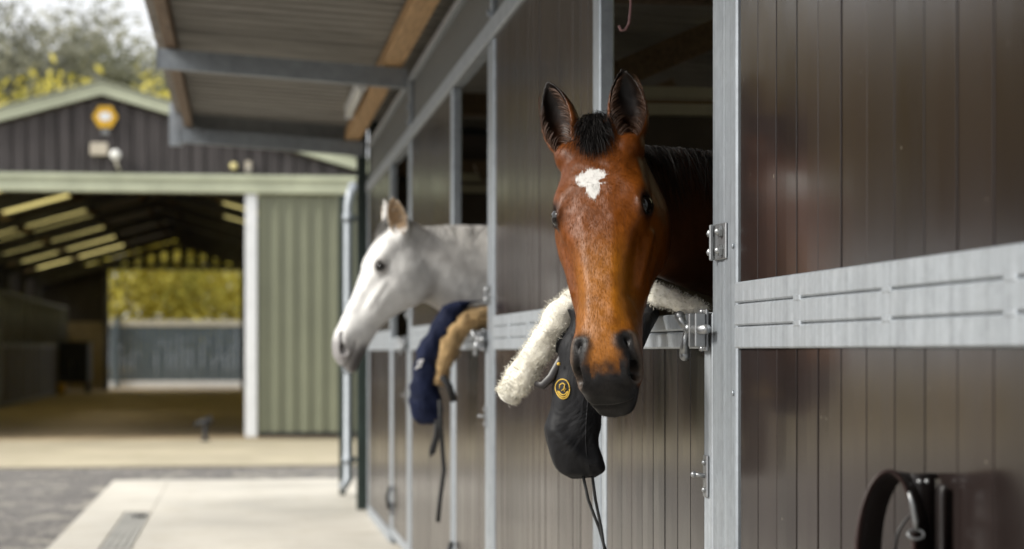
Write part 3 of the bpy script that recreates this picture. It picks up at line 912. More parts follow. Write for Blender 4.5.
# ------------------------------------------------------------------ horses
def catmull(P, n, closed=False):
    P = np.asarray(P, float); k = len(P)
    out = []
    segs = k if closed else k - 1
    for i in range(segs):
        if closed: p0, p1, p2, p3 = P[(i - 1) % k], P[i], P[(i + 1) % k], P[(i + 2) % k]
        else: p0, p1, p2, p3 = P[max(i - 1, 0)], P[i], P[i + 1], P[min(i + 2, k - 1)]
        for t in np.arange(n) / n:
            out.append(0.5 * ((2 * p1) + (-p0 + p2) * t + (2 * p0 - 5 * p1 + 4 * p2 - p3) * t * t + (-p0 + 3 * p1 - 3 * p2 + p3) * t ** 3))
    if not closed: out.append(P[-1])
    return np.array(out)


# head cross-sections in cm: t from poll to lips; half profile points (w, f) from the front of the face round to the jaw
HEAD = [
    (-7, [(0, -4), (3, -4.2), (4.8, -6), (5.6, -9), (5.2, -12), (3, -15), (0, -16)]),
    (-2, [(0, -1.2), (3.2, -1.6), (5.6, -3.4), (6.6, -7.5), (6.2, -13), (4, -17.5), (0, -18.5)]),
    (3, [(0, .3), (3.6, -.1), (7.0, -2.2), (8.0, -7), (8.0, -13.5), (5, -20.5), (0, -22)]),
    (8, [(0, 1.0), (4.6, .6), (8.4, -1.3), (9.0, -6), (9.8, -14), (7.4, -23.5), (0, -25)]),
    (13, [(0, 1.3), (5.2, .9), (9.3, -.9), (9.8, -5), (11.2, -13.5), (8.4, -25), (0, -26)]),
    (18, [(0, 1.1), (5.4, .6), (9.7, -.9), (10.2, -4.6), (11.8, -12.5), (8.6, -24.5), (0, -25.5)]),
    (24, [(0, .5), (4.7, 0), (8.0, -1.7), (9.3, -5.6), (11.2, -11.5), (8.2, -21.5), (0, -22.5)]),
    (30, [(0, .1), (3.9, -.4), (6.2, -2), (8.4, -5.8), (9.3, -10.5), (6.6, -17.8), (0, -18.5)]),
    (36, [(0, -.2), (3.3, -.6), (5.3, -2.1), (7.3, -5.4), (8.1, -9), (5.8, -14.5), (0, -15.5)]),
    (42, [(0, -.2), (3.1, -.6), (5.1, -2.1), (6.5, -5.2), (6.8, -8.5), (4.6, -12.8), (0, -13.6)]),
    (47, [(0, -.3), (3.4, -.7), (5.7, -2.1), (6.6, -5.1), (6.5, -8.5), (4.5, -12.3), (0, -13.2)]),
    (52, [(0, -.6), (3.8, -.9), (6.6, -2.1), (7.1, -5), (6.2, -8.5), (4.2, -12.1), (0, -13.1)]),
    (56, [(0, -1.5), (3.7, -1.8), (6.2, -3.0), (6.6, -5.6), (5.8, -8.8), (4.1, -12.0), (0, -13.0)]),
    (59.5, [(0, -2.9), (3.3, -3.1), (5.4, -4.3), (5.8, -6.4), (5.2, -9.2), (3.9, -12.1), (0, -13.1)]),
    (61.6, [(0, -4.5), (2.8, -4.7), (4.5, -5.5), (4.9, -7.2), (4.5, -9.6), (3.5, -12.0), (0, -12.9)]),
    (62.8, [(0, -6.3), (2.0, -6.4), (3.3, -6.9), (3.8, -8.2), (3.6, -9.9), (2.8, -11.5), (0, -12.2)]),
]


def loft(mb, rings, cap=True):
    n = len(rings[0]); vs = np.concatenate(rings); fs = []
    for i in range(len(rings) - 1):
        for k in range(n):
            k2 = (k + 1) % n
            fs.append((i * n + k, i * n + k2, (i + 1) * n + k2, (i + 1) * n + k))
    vs = list(map(tuple, vs))
    if cap:
        for i in (0, len(rings) - 1):
            c = tuple(np.mean(rings[i], 0)); vs.append(c); ci = len(vs) - 1
            for k in range(n):
                k2 = (k + 1) % n
                fs.append((i * n + k2, i * n + k, ci) if i == 0 else (i * n + k, i * n + k2, ci))
    mb.add(vs, fs, True)


def smoothstep(a, b, x):
    t = np.clip((x - a) / (b - a), 0, 1); return t * t * (3 - 2 * t)


def gauss(p, c, s):
    d = (p - np.array(c)) / np.array(s); return np.exp(-0.5 * (d * d).sum(1))


def seg_dist(p, a, b):
    a = np.array(a, float); b = np.array(b, float); d = b - a
    t = np.clip(((p - a) @ d) / (d @ d), 0, 1)
    return np.linalg.norm(p - (a + t[:, None] * d), axis=1), t


class Horse:
    def __init__(self, name, label, O, Wd, Fd, Ad, scale, ears, neck, legs, voxel, paint, mat, tl=.93, eback=0.0, fs=1.0):
        self.O = np.array(O, float); self.Hm = np.stack([Wd, np.array(Fd) * fs, Ad * tl], 1) * 0.01 * scale; self.s = scale
        self.neck = neck
        L2W = self.l2w
        mb = MB()
        # head
        cols = catmull(np.array([[[w, f, t] for (w, f) in pr] for t, pr in HEAD]).reshape(len(HEAD), -1), 5).reshape(-1, 7, 3)
        rings = []
        for c in cols:
            c = c.copy(); c[:, 2] += .42 * np.clip(-c[:, 1] - 8.2, 0, 5) * smoothstep(50, 60, c[:, 2])      # the lower lip hangs past the upper
            full = np.concatenate([c, c[5:0:-1] * np.array([-1, 1, 1])])
            rings.append(L2W(catmull(full, 4, True)))
        loft(mb, rings)
        # eyelids
        self.eyes = []
        for s in (-1, 1):
            N = np.array([s * .78, .60, .10]); N /= np.linalg.norm(N)
            T1 = np.array([s * .12, -.22, 1.0]); T1 -= N * (T1 @ N); T1 /= np.linalg.norm(T1); T2 = np.cross(N, T1)
            if T2[1] < 0: T2 = -T2
            C = np.array([s * 9.55, -1.95, 18.8]); self.eyes.append((C - N * 1.15, N, T1, T2, C))
            pts = []; rs = []
            for a in np.linspace(0, 2 * PI, 25):
                up = math.sin(a)
                pts.append(C + T1 * 2.45 * math.cos(a) + T2 * (1.85 if up > 0 else 1.55) * up - N * (0.55 * math.cos(a) ** 2) + N * (0.35 if up > 0 else 0.0) * abs(up))
                rs.append((0.62 if up > 0 else 0.45) * .01 * scale)
            mb.tube(L2W(np.array(pts)), rs, 8, cap=False)
        # ears
        self.ears = []
        for (s, U, Fo, L) in ears:
            U = np.array(U, float); U /= np.linalg.norm(U)
            Fo = np.array(Fo, float); Fo -= U * (Fo @ U); Fo /= np.linalg.norm(Fo); S = np.cross(U, Fo)
            B = np.array([s * (6.0 if s > 0 else 6.7), -3.2 - eback, 2.6]); self.ears.append((B, U, Fo, L))
            keys = np.array([[-.16, 2.8, 172], [0, 3.0, 160], [.12, 3.5, 140], [.3, 4.3, 120], [.5, 4.3, 110], [.7, 3.5, 104], [.86, 2.2, 98], [.96, .95, 92], [1.0, .45, 85]])
            rr = []
            for kx, wdt, th in catmull(keys, 4):
                cen = B + U * (L * kx) + Fo * (0.9 * math.sin(max(kx, 0) * PI * 0.9)) * -1 + np.array([-s * 1.1, 0, 0]) * max(kx, 0) ** 2.5
                ths = np.radians(np.linspace(-th, th, 15)); tk = min(0.6, wdt * 0.5)
                outer = [cen + (-Fo * math.cos(a) * wdt * .85 + S * math.sin(a) * wdt) for a in ths]
                inner = [cen + (-Fo * math.cos(a) * (wdt - tk) * .85 + S * math.sin(a) * (wdt - tk)) for a in ths[::-1]]
                rr.append(L2W(np.array(outer + inner)))
            loft(mb, rr)
            # root muscle of the ear
            mb.sphere(tuple(L2W((B + np.array([0, 0, .6]))[None])[0]), 0.036 * scale, 14, 10)
        # neck and trunk: nodes (centre, half height, half width)
        nk = catmull(np.array([[*c, hh, hw] for c, hh, hw in neck]), 7)
        rings = []; self.crest = []
        for i, row in enumerate(nk):
            c = row[:3]; d = nk[min(i + 1, len(nk) - 1)][:3] - nk[max(i - 1, 0)][:3]; d /= np.linalg.norm(d)
            side = np.cross(d, [0, 0, 1]); side /= np.linalg.norm(side); up = np.cross(side, d)
            ring = []
            for a in np.linspace(0, 2 * PI, 28, endpoint=False):
                ca, sa = math.cos(a), math.sin(a)
                hwid = row[4] * (1 - 0.32 * max(ca, 0) ** 2 if row[3] < .26 else 1)
                ring.append(c + up * row[3] * ca + side * hwid * sa)
            rings.append(np.array(ring)); self.crest.append((c + up * row[3], side, up, d, row[4]))
        loft(mb, rings)
        for pts, rs in legs: mb.tube(pts, rs, 14)
        tmp = mb.build(name + '_draft', None)
        md = tmp.modifiers.new('r', 'REMESH'); md.mode = 'VOXEL'; md.voxel_size = voxel
        dg = bpy.context.evaluated_depsgraph_get()
        me = bpy.data.meshes.new_from_object(tmp.evaluated_get(dg))
        old = tmp.data; bpy.data.objects.remove(tmp); bpy.data.meshes.remove(old)
        me.name = name
        nv = len(me.vertices); co = np.empty(nv * 3, np.float32); me.vertices.foreach_get('co', co); co = co.reshape(-1, 3).astype(float)
        ne = len(me.edges); ed = np.empty(ne * 2, np.int32); me.edges.foreach_get('vertices', ed); ed = ed.reshape(-1, 2)
        deg = np.bincount(ed.ravel(), minlength=nv).astype(float)

        def lap(x):
            out = np.empty_like(x)
            for k in range(x.shape[1]):
                out[:, k] = (np.bincount(ed[:, 0], x[ed[:, 1], k], nv) + np.bincount(ed[:, 1], x[ed[:, 0], k], nv)) / deg - x[:, k]
            return out
        hl = self.w2l(co)
        # how strongly each region is smoothed: joins of head and neck a lot, ears and lids little
        ear_m = np.zeros(nv)
        for (B, U, Fo, L) in self.ears:
            along = (hl - B) @ U
            rad = np.linalg.norm(hl - B - along[:, None] * U, axis=1)
            ear_m = np.maximum(ear_m, smoothstep(1.5, 4, along) * (rad < 6))
        eye_m = np.zeros(nv)
        for e in self.eyes: eye_m = np.maximum(eye_m, gauss(hl, e[4], (3, 3, 3)))
        front = smoothstep(2, 12, hl[:, 2]) * smoothstep(-24, -14, hl[:, 1])
        wsm = np.clip(1 - 0.85 * ear_m - 0.7 * eye_m, 0, 1)
        far = smoothstep(10, 0, hl[:, 2]) + smoothstep(-14, -22, hl[:, 1])
        k1 = 6 if voxel < .0045 else 4
        for it in range(k1): co += 0.5 * wsm[:, None] * lap(co)
        heavy = (np.clip(far, 0, 1) * (1 - ear_m) * (1 - eye_m))[:, None]
        for it in range(50 if voxel < .0045 else 30): co += 0.55 * heavy * lap(co)
        me.vertices.foreach_set('co', co.astype(np.float32).ravel()); me.update()
        # ---- detail: pushed along the normals, all in cm of head space
        for rnd in range(2):
            nr = np.empty(nv * 3, np.float32); me.vertex_normals.foreach_get('vector', nr); nr = nr.reshape(-1, 3).astype(float)
            hl = self.w2l(co); am = hl * np.array([1, 1, 1]); am[:, 0] = np.abs(am[:, 0]); dsp = np.zeros(nv)
            if rnd == 0:
                dsp += 0.55 * gauss(am, (8.0, 0.2, 15.6), (1.6, 1.8, 1.9))          # brow
                dsp -= 0.55 * gauss(am, (7.6, -1.2, 10.2), (1.5, 1.6, 2.2))         # hollow above the eye
                dsp += 0.22 * gauss(am, (5.8, .3, 9), (1.0, 1.5, 4.0))              # temple ridge
                d, t = seg_dist(am, (9.2, -6.2, 24.0), (7.0, -5.2, 36.5)); dsp += 0.62 * np.exp(-0.5 * (d / 0.75) ** 2)   # facial crest
                d, t = seg_dist(am, (7.6, -3.4, 26.0), (5.6, -3.4, 40.0)); dsp -= 0.55 * np.exp(-0.5 * (d / 1.2) ** 2)   # hollow beside the nose
                d, t = seg_dist(am, (3.4, .2, 22.0), (2.6, -.5, 46.0)); dsp += 0.16 * np.exp(-0.5 * (d / 0.8) ** 2)      # nasal bone edge
                dsp += 0.45 * gauss(am, (10.3, -14, 15), (2.5, 5.5, 5.5))           # cheek muscle
                d, t = seg_dist(am, (9.6, -9, 27.0), (7.4, -8.5, 37.0)); dsp += 0.20 * np.exp(-0.5 * (d / 0.55) ** 2)    # vein / muscle edge
                d, t = seg_dist(am, (8.9, -4.9, 22.4), (10.2, -4.9, 15.5)); dsp -= 0.25 * np.exp(-0.5 * (d / 0.6) ** 2)  # fold under the eye
                d, t = seg_dist(hl, (0.6, 1, 4), (0.3, 1, 22)); dsp -= 0.10 * np.exp(-0.5 * (d / 1.4) ** 2)
                for pa, pb, am_, wd_ in (((8.4, -3.4, 23.5), (7.4, -3.0, 29.0), .14, .35), ((7.4, -3.0, 29.0), (6.9, -4.6, 33.5), .14, .35), ((6.9, -4.6, 33.5), (6.0, -3.4, 39), .12, .32), ((9.4, -8.0, 27), (8.2, -7.0, 34), .13, .35), ((8.2, -7.0, 34), (7.0, -8.2, 42), .12, .35), ((10.6, -10, 18), (9.6, -8.2, 27), .12, .4)):
                    off = .5 * np.sin(hl[:, 2] * .9) + .3 * np.sign(hl[:, 0])
                    d, t = seg_dist(am + np.stack([0 * off, off, 0 * off], 1), pa, pb); dsp += am_ * np.exp(-0.5 * (d / wd_) ** 2)
                dsp += 0.09 * nz(hl, .55) + 0.05 * nz(hl, 1.1, 2.0)
                # nostrils: raised rim
                d, t = seg_dist(am, (4.7, -1.4, 52.0), (5.8, -4.6, 58.6)); rim = np.exp(-0.5 * ((d - 1.75) / 0.6) ** 2)
                dsp += 0.50 * rim * (0.5 + 0.5 * smoothstep(4.2, 5.6, am[:, 0]))
                dsp -= 0.28 * gauss(am, (2.8, -3.0, 58.5), (0.9, 1.4, 2.2))         # crease between nostril and upper lip
                dsp += 0.15 * gauss(hl, (0, -4.5, 60), (2.6, 1.5, 1.8))
            else:
                d, t = seg_dist(am, (4.6, -1.4, 51.8), (5.6, -4.4, 58.2)); wid = 0.32 + 1.12 * t
                dsp -= 2.3 * (1 - smoothstep(wid * 0.55, wid * 1.35, d))
                # mouth line
                ln = -8.7 + 0.10 * am[:, 0] + 0.10 * np.clip(60 - hl[:, 2], 0, 20)
                dsp += 0.30 * np.exp(-0.5 * ((hl[:, 1] - ln - .9) / 0.5) ** 2) * smoothstep(52, 56, hl[:, 2])
                dsp -= 0.60 * np.exp(-0.5 * ((hl[:, 1] - ln) / 0.28) ** 2) * smoothstep(49, 53, hl[:, 2])
                for (C0, N, T1, T2, C) in self.eyes:
                    q = hl - C; a = (q @ T1) / 2.05; b = (q @ T2); b = b / np.where(b > 0, 1.35, 1.15)
                    dsp -= 1.5 * (1 - smoothstep(0.7, 1.15, np.sqrt(a * a + b * b))) * (np.abs(q @ N) < 2.5)
                    bb = q @ T2
                    dsp += 0.16 * np.exp(-0.5 * ((bb - 2.3) / 0.28) ** 2) * np.exp(-0.5 * (q @ T1 / 2.0) ** 2) * (np.abs(q @ N) < 2.5)
                    dsp -= 0.14 * np.exp(-0.5 * ((bb - 1.95) / 0.22) ** 2) * np.exp(-0.5 * (q @ T1 / 2.0) ** 2) * (np.abs(q @ N) < 2.5)
            co += nr * (dsp * 0.01 * scale)[:, None]
            wl = 0.35 * np.ones((nv, 1))
            for it in range(2): co += wl * lap(co) * (1 - ear_m)[:, None]
            me.vertices.foreach_set('co', co.astype(np.float32).ravel()); me.update()
        nr = np.empty(nv * 3, np.float32); me.vertex_normals.foreach_get('vector', nr); nr = nr.reshape(-1, 3).astype(float)
        hl = self.w2l(co); nl = nr @ (self.Hm / np.linalg.norm(self.Hm, axis=0))
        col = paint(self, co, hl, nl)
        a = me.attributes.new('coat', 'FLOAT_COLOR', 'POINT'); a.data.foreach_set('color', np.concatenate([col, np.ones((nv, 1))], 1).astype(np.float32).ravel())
        a = me.attributes.new('head', 'FLOAT_VECTOR', 'POINT'); a.data.foreach_set('vector', hl.astype(np.float32).ravel())
        me.polygons.foreach_set('use_smooth', np.ones(len(me.polygons), bool))
        me.materials.clear(); me.materials.append(mat)
        o = bpy.data.objects.new(name, me); COL.objects.link(o); WORLD[o.name] = Vector((0, 0, 0)); self.o = o
        tag(o, label, 'horse')
        # eyeballs
        for (C0, N, T1, T2, C) in self.eyes:
            b = MB(); b.sphere(tuple(self.l2w(C0[None])[0]), 0.0218 * scale, 24, 16); b.build('eye', M['eye'], o)

    def l2w(self, p): return self.O + np.asarray(p) @ self.Hm.T
    def w2l(self, p): return (p - self.O) @ np.linalg.inv(self.Hm).T


def ribbons(name, curves, width, mat, parent, taper=0.15):
    """hair: each curve (k points) becomes a narrow tapered ribbon"""
    V = []; Fc = []; n = 0
    for c in curves:
        c = np.asarray(c); k = len(c)
        d = np.gradient(c, axis=0); d /= np.linalg.norm(d, axis=1)[:, None] + 1e-9
        ref = rng.normal(size=3); sd = np.cross(d, ref); sd /= np.linalg.norm(sd, axis=1)[:, None] + 1e-9
        wd = width * np.linspace(1, taper, k)[:, None] * rng.uniform(.7, 1.3)
        V.append(np.stack([c - sd * wd, c + sd * wd], 1).reshape(-1, 3))
        for i in range(k - 1): Fc.append((n + 2 * i, n + 2 * i + 1, n + 2 * i + 3, n + 2 * i + 2))
        n += 2 * k
    return mesh_np(name, np.concatenate(V), np.array(Fc), mat, parent, smooth=True)


def bez(a, b, c, k=5):
    t = np.linspace(0, 1, k)[:, None]; return (1 - t) ** 2 * a + 2 * t * (1 - t) * b + t * t * c


def coat_mat(name, star=None, rough=0.38, spec=0.20, streak=0.42, sheen=0.0, lo=.78, fi=.5):
    t = NT(name)
    ac = t.node('ShaderNodeAttribute', attribute_name='coat'); ah = t.node('ShaderNodeAttribute', attribute_name='head')
    def mp(sc):
        m = t.node('ShaderNodeMapping'); m.inputs['Scale'].default_value = sc; t.link(ah.outputs['Vector'], m.inputs['Vector']); return m.outputs[0]
    hair = t.noise(mp((3.4, 3.4, .38)), 1.0, 6, 0.68, 0.4)
    fine = t.noise(mp((12, 12, 1.5)), 1.0, 3, 0.6, 0.2)
    big = t.noise(mp((.32, .32, .2)), 1.0, 4, 0.6)
    c = t.mix(1.0, ac.outputs['Color'], t.ramp(hair, [(0.25, 1 - streak), (0.75, 1.0)]), 'MULTIPLY')
    c = t.mix(1.0, c, t.ramp(big, [(0.3, lo), (0.7, 1.0)]), 'MULTIPLY')
    c = t.mix(fi, c, t.ramp(fine, [(0.3, 0.72), (0.7, 1.0)]), 'MULTIPLY')
    if star:
        cw, ct_, rw, rt = star
        sp = t.node('ShaderNodeSeparateXYZ'); t.link(ah.outputs['Vector'], sp.inputs[0])
        def ell(w0, t0, a, b):
            x = t.math('DIVIDE', t.math('SUBTRACT', sp.outputs[0], w0), a); y = t.math('DIVIDE', t.math('SUBTRACT', sp.outputs[2], t0), b)
            return t.math('ADD', t.math('MULTIPLY', x, x), t.math('MULTIPLY', y, y))
        e = ell(cw, ct_, rw, rt)
        tail = ell(cw + .35, ct_ + 2.3, rw * .50, rt * 1.15)
        e = t.math('MINIMUM', e, tail)
        swirl = ell(cw + 2.3, ct_ + 1.0, 1.0, .62)
        jag = t.noise(mp((3.2, 1, .55)), 1.0, 4, 0.7, 0.6)
        jag2 = t.noise(mp((.9, 1, .8)), 1.0, 2, 0.5)
        v = t.math('ADD', e, t.math('MULTIPLY', t.math('SUBTRACT', jag, 0.5), 1.9))
        v = t.math('ADD', v, t.math('MULTIPLY', t.math('SUBTRACT', jag2, 0.5), .9))
        m1 = t.ramp(v, [(0.66, 1.0), (1.12, 0.0)])
        m2 = t.ramp(t.math('ADD', swirl, t.math('MULTIPLY', t.math('SUBTRACT', jag, 0.5), 1.0)), [(0.5, 0.0), (1.0, 1.0)])
        fr = t.math('GREATER_THAN', sp.outputs[1], -6.0)
        m = t.math('MULTIPLY', t.math('MULTIPLY', m1, m2), fr)
        c = t.mix(m, c, t.mix(fine, (0.50, 0.485, 0.46), (0.72, 0.71, 0.69)))
    t.set(base=c, rough=t.ramp(hair, [(0.3, min(1, rough * 1.2)), (0.7, rough * .85)]), spec=spec, sheen=sheen, sheenr=0.35)
    n1 = t.bump(fine, 0.22, 0.0012)
    t.bump(hair, 0.18, 0.002, n1)
    return t.m


def eye_mat():
    t = NT('horse_eye')
    t.set(base=(0.006, 0.004, 0.003), rough=0.07, coat=0.22, coatr=0.02, spec=0.4)
    return t.m


M['eye'] = eye_mat()
M['coat_bay'] = coat_mat('bay_coat', star=(-1.1, 12.3, 3.3, 2.6))
M['coat_grey'] = coat_mat('grey_coat', None, 0.6, 0.25, 0.08, 0.2, .93, .12)
M['coat_hair'] = coat_mat('bay_hair', star=(-1.1, 12.3, 3.3, 2.6), rough=.42, spec=.12, streak=.32, lo=.80, fi=.3)
M['black_hair'] = simple('black_horse_hair', (0.009, 0.0075, 0.007), 0.6, bump=0); M['black_hair'].node_tree.nodes['Principled BSDF'].inputs['Specular IOR Level'].default_value = 0.12
M['grey_hair'] = simple('grey_horse_hair', (0.22, 0.21, 0.20), 0.6, bump=0)


def lerp(a, b, m): return a + (np.array(b) - a) * m[:, None]


def nz(p, sc, seed=0.0):
    """cheap smooth value variation"""
    q = p * sc + seed
    return (np.sin(q[:, 0] * 1.7 + np.sin(q[:, 1] * 1.3 + q[:, 2])) + np.sin(q[:, 1] * 2.1 + np.sin(q[:, 2] * 1.7 - q[:, 0])) + np.sin(q[:, 2] * 1.9 + np.sin(q[:, 0] * 2.3 + q[:, 1] * .7))) / 3


def common_masks(h, hl, nl):
    am = hl.copy(); am[:, 0] = np.abs(am[:, 0])
    d, t = seg_dist(am, (4.6, -1.4, 51.8), (5.6, -4.4, 58.2))
    ear = np.zeros(len(hl)); inner = np.zeros(len(hl)); al = np.zeros(len(hl))
    for (B, U, Fo, L) in h.ears:
        along = ((hl - B) @ U); q = hl - B - along[:, None] * U; rad = np.linalg.norm(q, axis=1)
        m = smoothstep(1.0, 4, along) * (rad < 6) * (along < L + 2)
        ear = np.maximum(ear, m); al = np.where(m > 0.01, along / L, al)
        inn = ((nl * (-q)).sum(1) > 0.3 * rad) & (m > 0.01)
        inner = np.maximum(inner, inn * 1.0)
    eye = np.zeros(len(hl))
    for e in h.eyes:
        q = hl - e[4]; eye = np.maximum(eye, np.exp(-0.5 * ((q @ e[2] / 2.7) ** 2 + (q @ e[3] / 2.1) ** 2 + (q @ e[1] / 2.5) ** 2)))
    return am, d, ear, inner, al, eye


def paint_bay(h, co, hl, nl):
    am, dn, ear, inner, al, eye = common_masks(h, hl, nl)
    n = nz(hl, .35); n2 = nz(hl, 1.3, 3.0)
    col = np.tile(np.array([0.225, 0.060, 0.0050]), (len(hl), 1))
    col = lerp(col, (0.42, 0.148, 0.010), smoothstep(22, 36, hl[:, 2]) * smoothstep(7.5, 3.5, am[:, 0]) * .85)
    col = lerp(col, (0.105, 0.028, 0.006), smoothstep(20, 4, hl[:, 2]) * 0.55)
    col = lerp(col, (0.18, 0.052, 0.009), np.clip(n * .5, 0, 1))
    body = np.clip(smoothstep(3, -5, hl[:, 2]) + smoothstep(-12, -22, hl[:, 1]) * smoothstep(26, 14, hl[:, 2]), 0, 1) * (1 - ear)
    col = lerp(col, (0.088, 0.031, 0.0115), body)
    col = lerp(col, (0.018, 0.010, 0.007), smoothstep(.22, .72, eye))
    # muzzle black: brown runs down between the nostrils and back along the cheeks
    edge = hl[:, 2] + 0.9 * n2 + np.where(am[:, 0] < 3, -1.6, 0) - smoothstep(4.6, 6.2, am[:, 0]) * smoothstep(-3, -5.5, hl[:, 1]) * 4.5
    mz = smoothstep(53.0, 57.8, edge)
    mz = np.maximum(mz, (1 - smoothstep(1.3, 3.6, dn + .3 * n2)))
    mz = np.maximum(mz, smoothstep(-8.2, -9.4, hl[:, 1]) * smoothstep(50, 53, hl[:, 2]))
    col = lerp(col, (0.0105, 0.0092, 0.009), mz)
    col = lerp(col, (0.030, 0.024, 0.022), mz * np.clip(nz(hl, .8, 5.0) * .6 + .1, 0, 1) * .7)  # lighter grey patches: a sheen painted into the muzzle colour
    rim = np.exp(-0.5 * ((dn - 1.95) / .3) ** 2) * smoothstep(4.8, 5.8, am[:, 0])
    col = lerp(col, (0.16, 0.12, 0.09), rim * .75)
    ln = -8.7 + 0.10 * am[:, 0] + 0.10 * np.clip(60 - hl[:, 2], 0, 20)
    col = lerp(col, (0.17, 0.135, 0.11), np.exp(-0.5 * ((hl[:, 1] - ln - .45) / .22) ** 2) * smoothstep(52, 55, hl[:, 2]) * .7)
    col = lerp(col, (0.004, 0.004, 0.004), np.exp(-0.5 * ((hl[:, 1] - ln) / .22) ** 2) * smoothstep(50, 54, hl[:, 2]))
    col = lerp(col, (0.004, 0.003, 0.003), 1 - smoothstep(.5, 1.1, dn))
    # ears
    col = lerp(col, (0.15, 0.048, 0.012), ear * (1 - inner) * .8)
    col = lerp(col, (0.012, 0.009, 0.008), ear * smoothstep(.40, .8, al + .08 * n2))
    col = lerp(col, (0.011, 0.007, 0.005), inner * ear * .95)
    col = lerp(col, (0.10, 0.030, 0.007), inner * ear * np.clip(.5 + n2, 0, 1) * smoothstep(.75, .15, al) * .6)
    leg = smoothstep(.75, .5, co[:, 2])
    col = lerp(col, (0.012, 0.01, 0.009), leg)
    return np.clip(col, 0, 1)


def paint_grey(h, co, hl, nl):
    am, dn, ear, inner, al, eye = common_masks(h, hl, nl)
    n = nz(hl, .5); n2 = nz(hl, 1.1, 2.0)
    col = np.tile(np.array([0.84, 0.83, 0.81]), (len(hl), 1))
    col = lerp(col, (0.56, 0.54, 0.52), np.clip(n * .5 + .1, 0, 1) * .5)
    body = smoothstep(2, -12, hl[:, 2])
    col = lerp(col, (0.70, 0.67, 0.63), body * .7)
    col = lerp(col, (0.03, 0.026, 0.024), smoothstep(.42, .85, eye))
    col = lerp(col, (0.30, 0.27, 0.25), smoothstep(.2, .55, eye) * (1 - smoothstep(.55, .95, eye)) * .5)
    dap = np.clip(nz(hl, .42, 7.0) * .9 + .15 * nz(hl, 1.4), 0, 1); col = lerp(col, (0.36, 0.35, 0.345), dap * (.35 + .35 * body))
    col = lerp(col, (0.34, 0.31, 0.29), np.exp(-0.5 * ((hl[:, 2] - 1) / 4.0) ** 2) * smoothstep(-6, -13, hl[:, 1]) * .45)  # dark band behind the cheek: jaw shading painted into the coat
    mz = smoothstep(50, 58, hl[:, 2] + n2); col = lerp(col, (0.17, 0.155, 0.155), mz * .85)
    low = smoothstep(-8.5, -10.5, hl[:, 1]) * smoothstep(48, 54, hl[:, 2]); col = lerp(col, (0.10, 0.09, 0.088), low * .85)
    col = lerp(col, (0.05, 0.045, 0.045), 1 - smoothstep(.8, 2.0, dn))
    col = lerp(col, (0.40, 0.27, 0.15), inner * ear * .9)
    ch = smoothstep(-18, -24, hl[:, 1]) * smoothstep(8, 22, hl[:, 2]); col = lerp(col, (0.34, 0.29, 0.24), ch * .5)  # lower jaw darkened too, shading put into the colour
    return np.clip(col, 0, 1)


def leg_set(fx, fy, hx, hy):
    out = []
    for dy in (-.15, .15):
        out.append(([(fx, fy + dy, 1.15), (fx, fy + dy, .86), (fx - .01, fy + dy, .50), (fx, fy + dy, .44), (fx + .005, fy + dy, .18), (fx - .03, fy + dy, .10), (fx - .06, fy + dy, .045), (fx - .07, fy + dy, 0.0)],
                    [.12, .10, .052, .050, .034, .040, .055, .068]))
        out.append(([(hx, hy + dy, 1.2), (hx - .12, hy + dy, .95), (hx + .08, hy + dy, .62), (hx + .14, hy + dy, .54), (hx + .08, hy + dy, .22), (hx + .05, hy + dy, .12), (hx + .02, hy + dy, .045), (hx + .01, hy + dy, 0.0)],
                    [.17, .14, .07, .058, .038, .043, .057, .068]))
    return out


def basis(yaw_f, pitch, roll_up):
    """head axes from a horizontal facing direction: pitch tips the nose forward, roll leans the head"""
    fh = np.array([math.cos(yaw_f), math.sin(yaw_f), 0.0]); up = np.array([0, 0, 1.0])
    lat = np.cross(up, fh)                                   # the horse's own left
    A = -up * math.cos(pitch) + fh * math.sin(pitch); Fd = fh * math.cos(pitch) + up * math.sin(pitch)
    c, s = math.cos(roll_up), math.sin(roll_up)
    A2 = A * c + lat * s; W2 = lat * c - A * s
    return W2, Fd, A2


# the bay horse looks along the yard to the camera
view = math.atan2(-.9909, -.1348)
Wb, Fb, Ab = basis(view - R_(18), R_(25), R_(7.8))
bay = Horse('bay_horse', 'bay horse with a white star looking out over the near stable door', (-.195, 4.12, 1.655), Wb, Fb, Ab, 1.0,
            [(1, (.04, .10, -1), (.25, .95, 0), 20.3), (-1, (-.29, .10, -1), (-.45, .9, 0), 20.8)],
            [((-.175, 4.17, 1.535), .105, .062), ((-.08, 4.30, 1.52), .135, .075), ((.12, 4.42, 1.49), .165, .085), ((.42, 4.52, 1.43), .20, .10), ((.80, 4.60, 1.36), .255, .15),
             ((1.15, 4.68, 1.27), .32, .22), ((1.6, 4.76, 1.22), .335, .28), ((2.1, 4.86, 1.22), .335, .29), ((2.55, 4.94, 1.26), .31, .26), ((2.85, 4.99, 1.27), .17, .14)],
            leg_set(1.12, 4.68, 2.55, 4.94), 0.0036, paint_bay, M['coat_bay'])
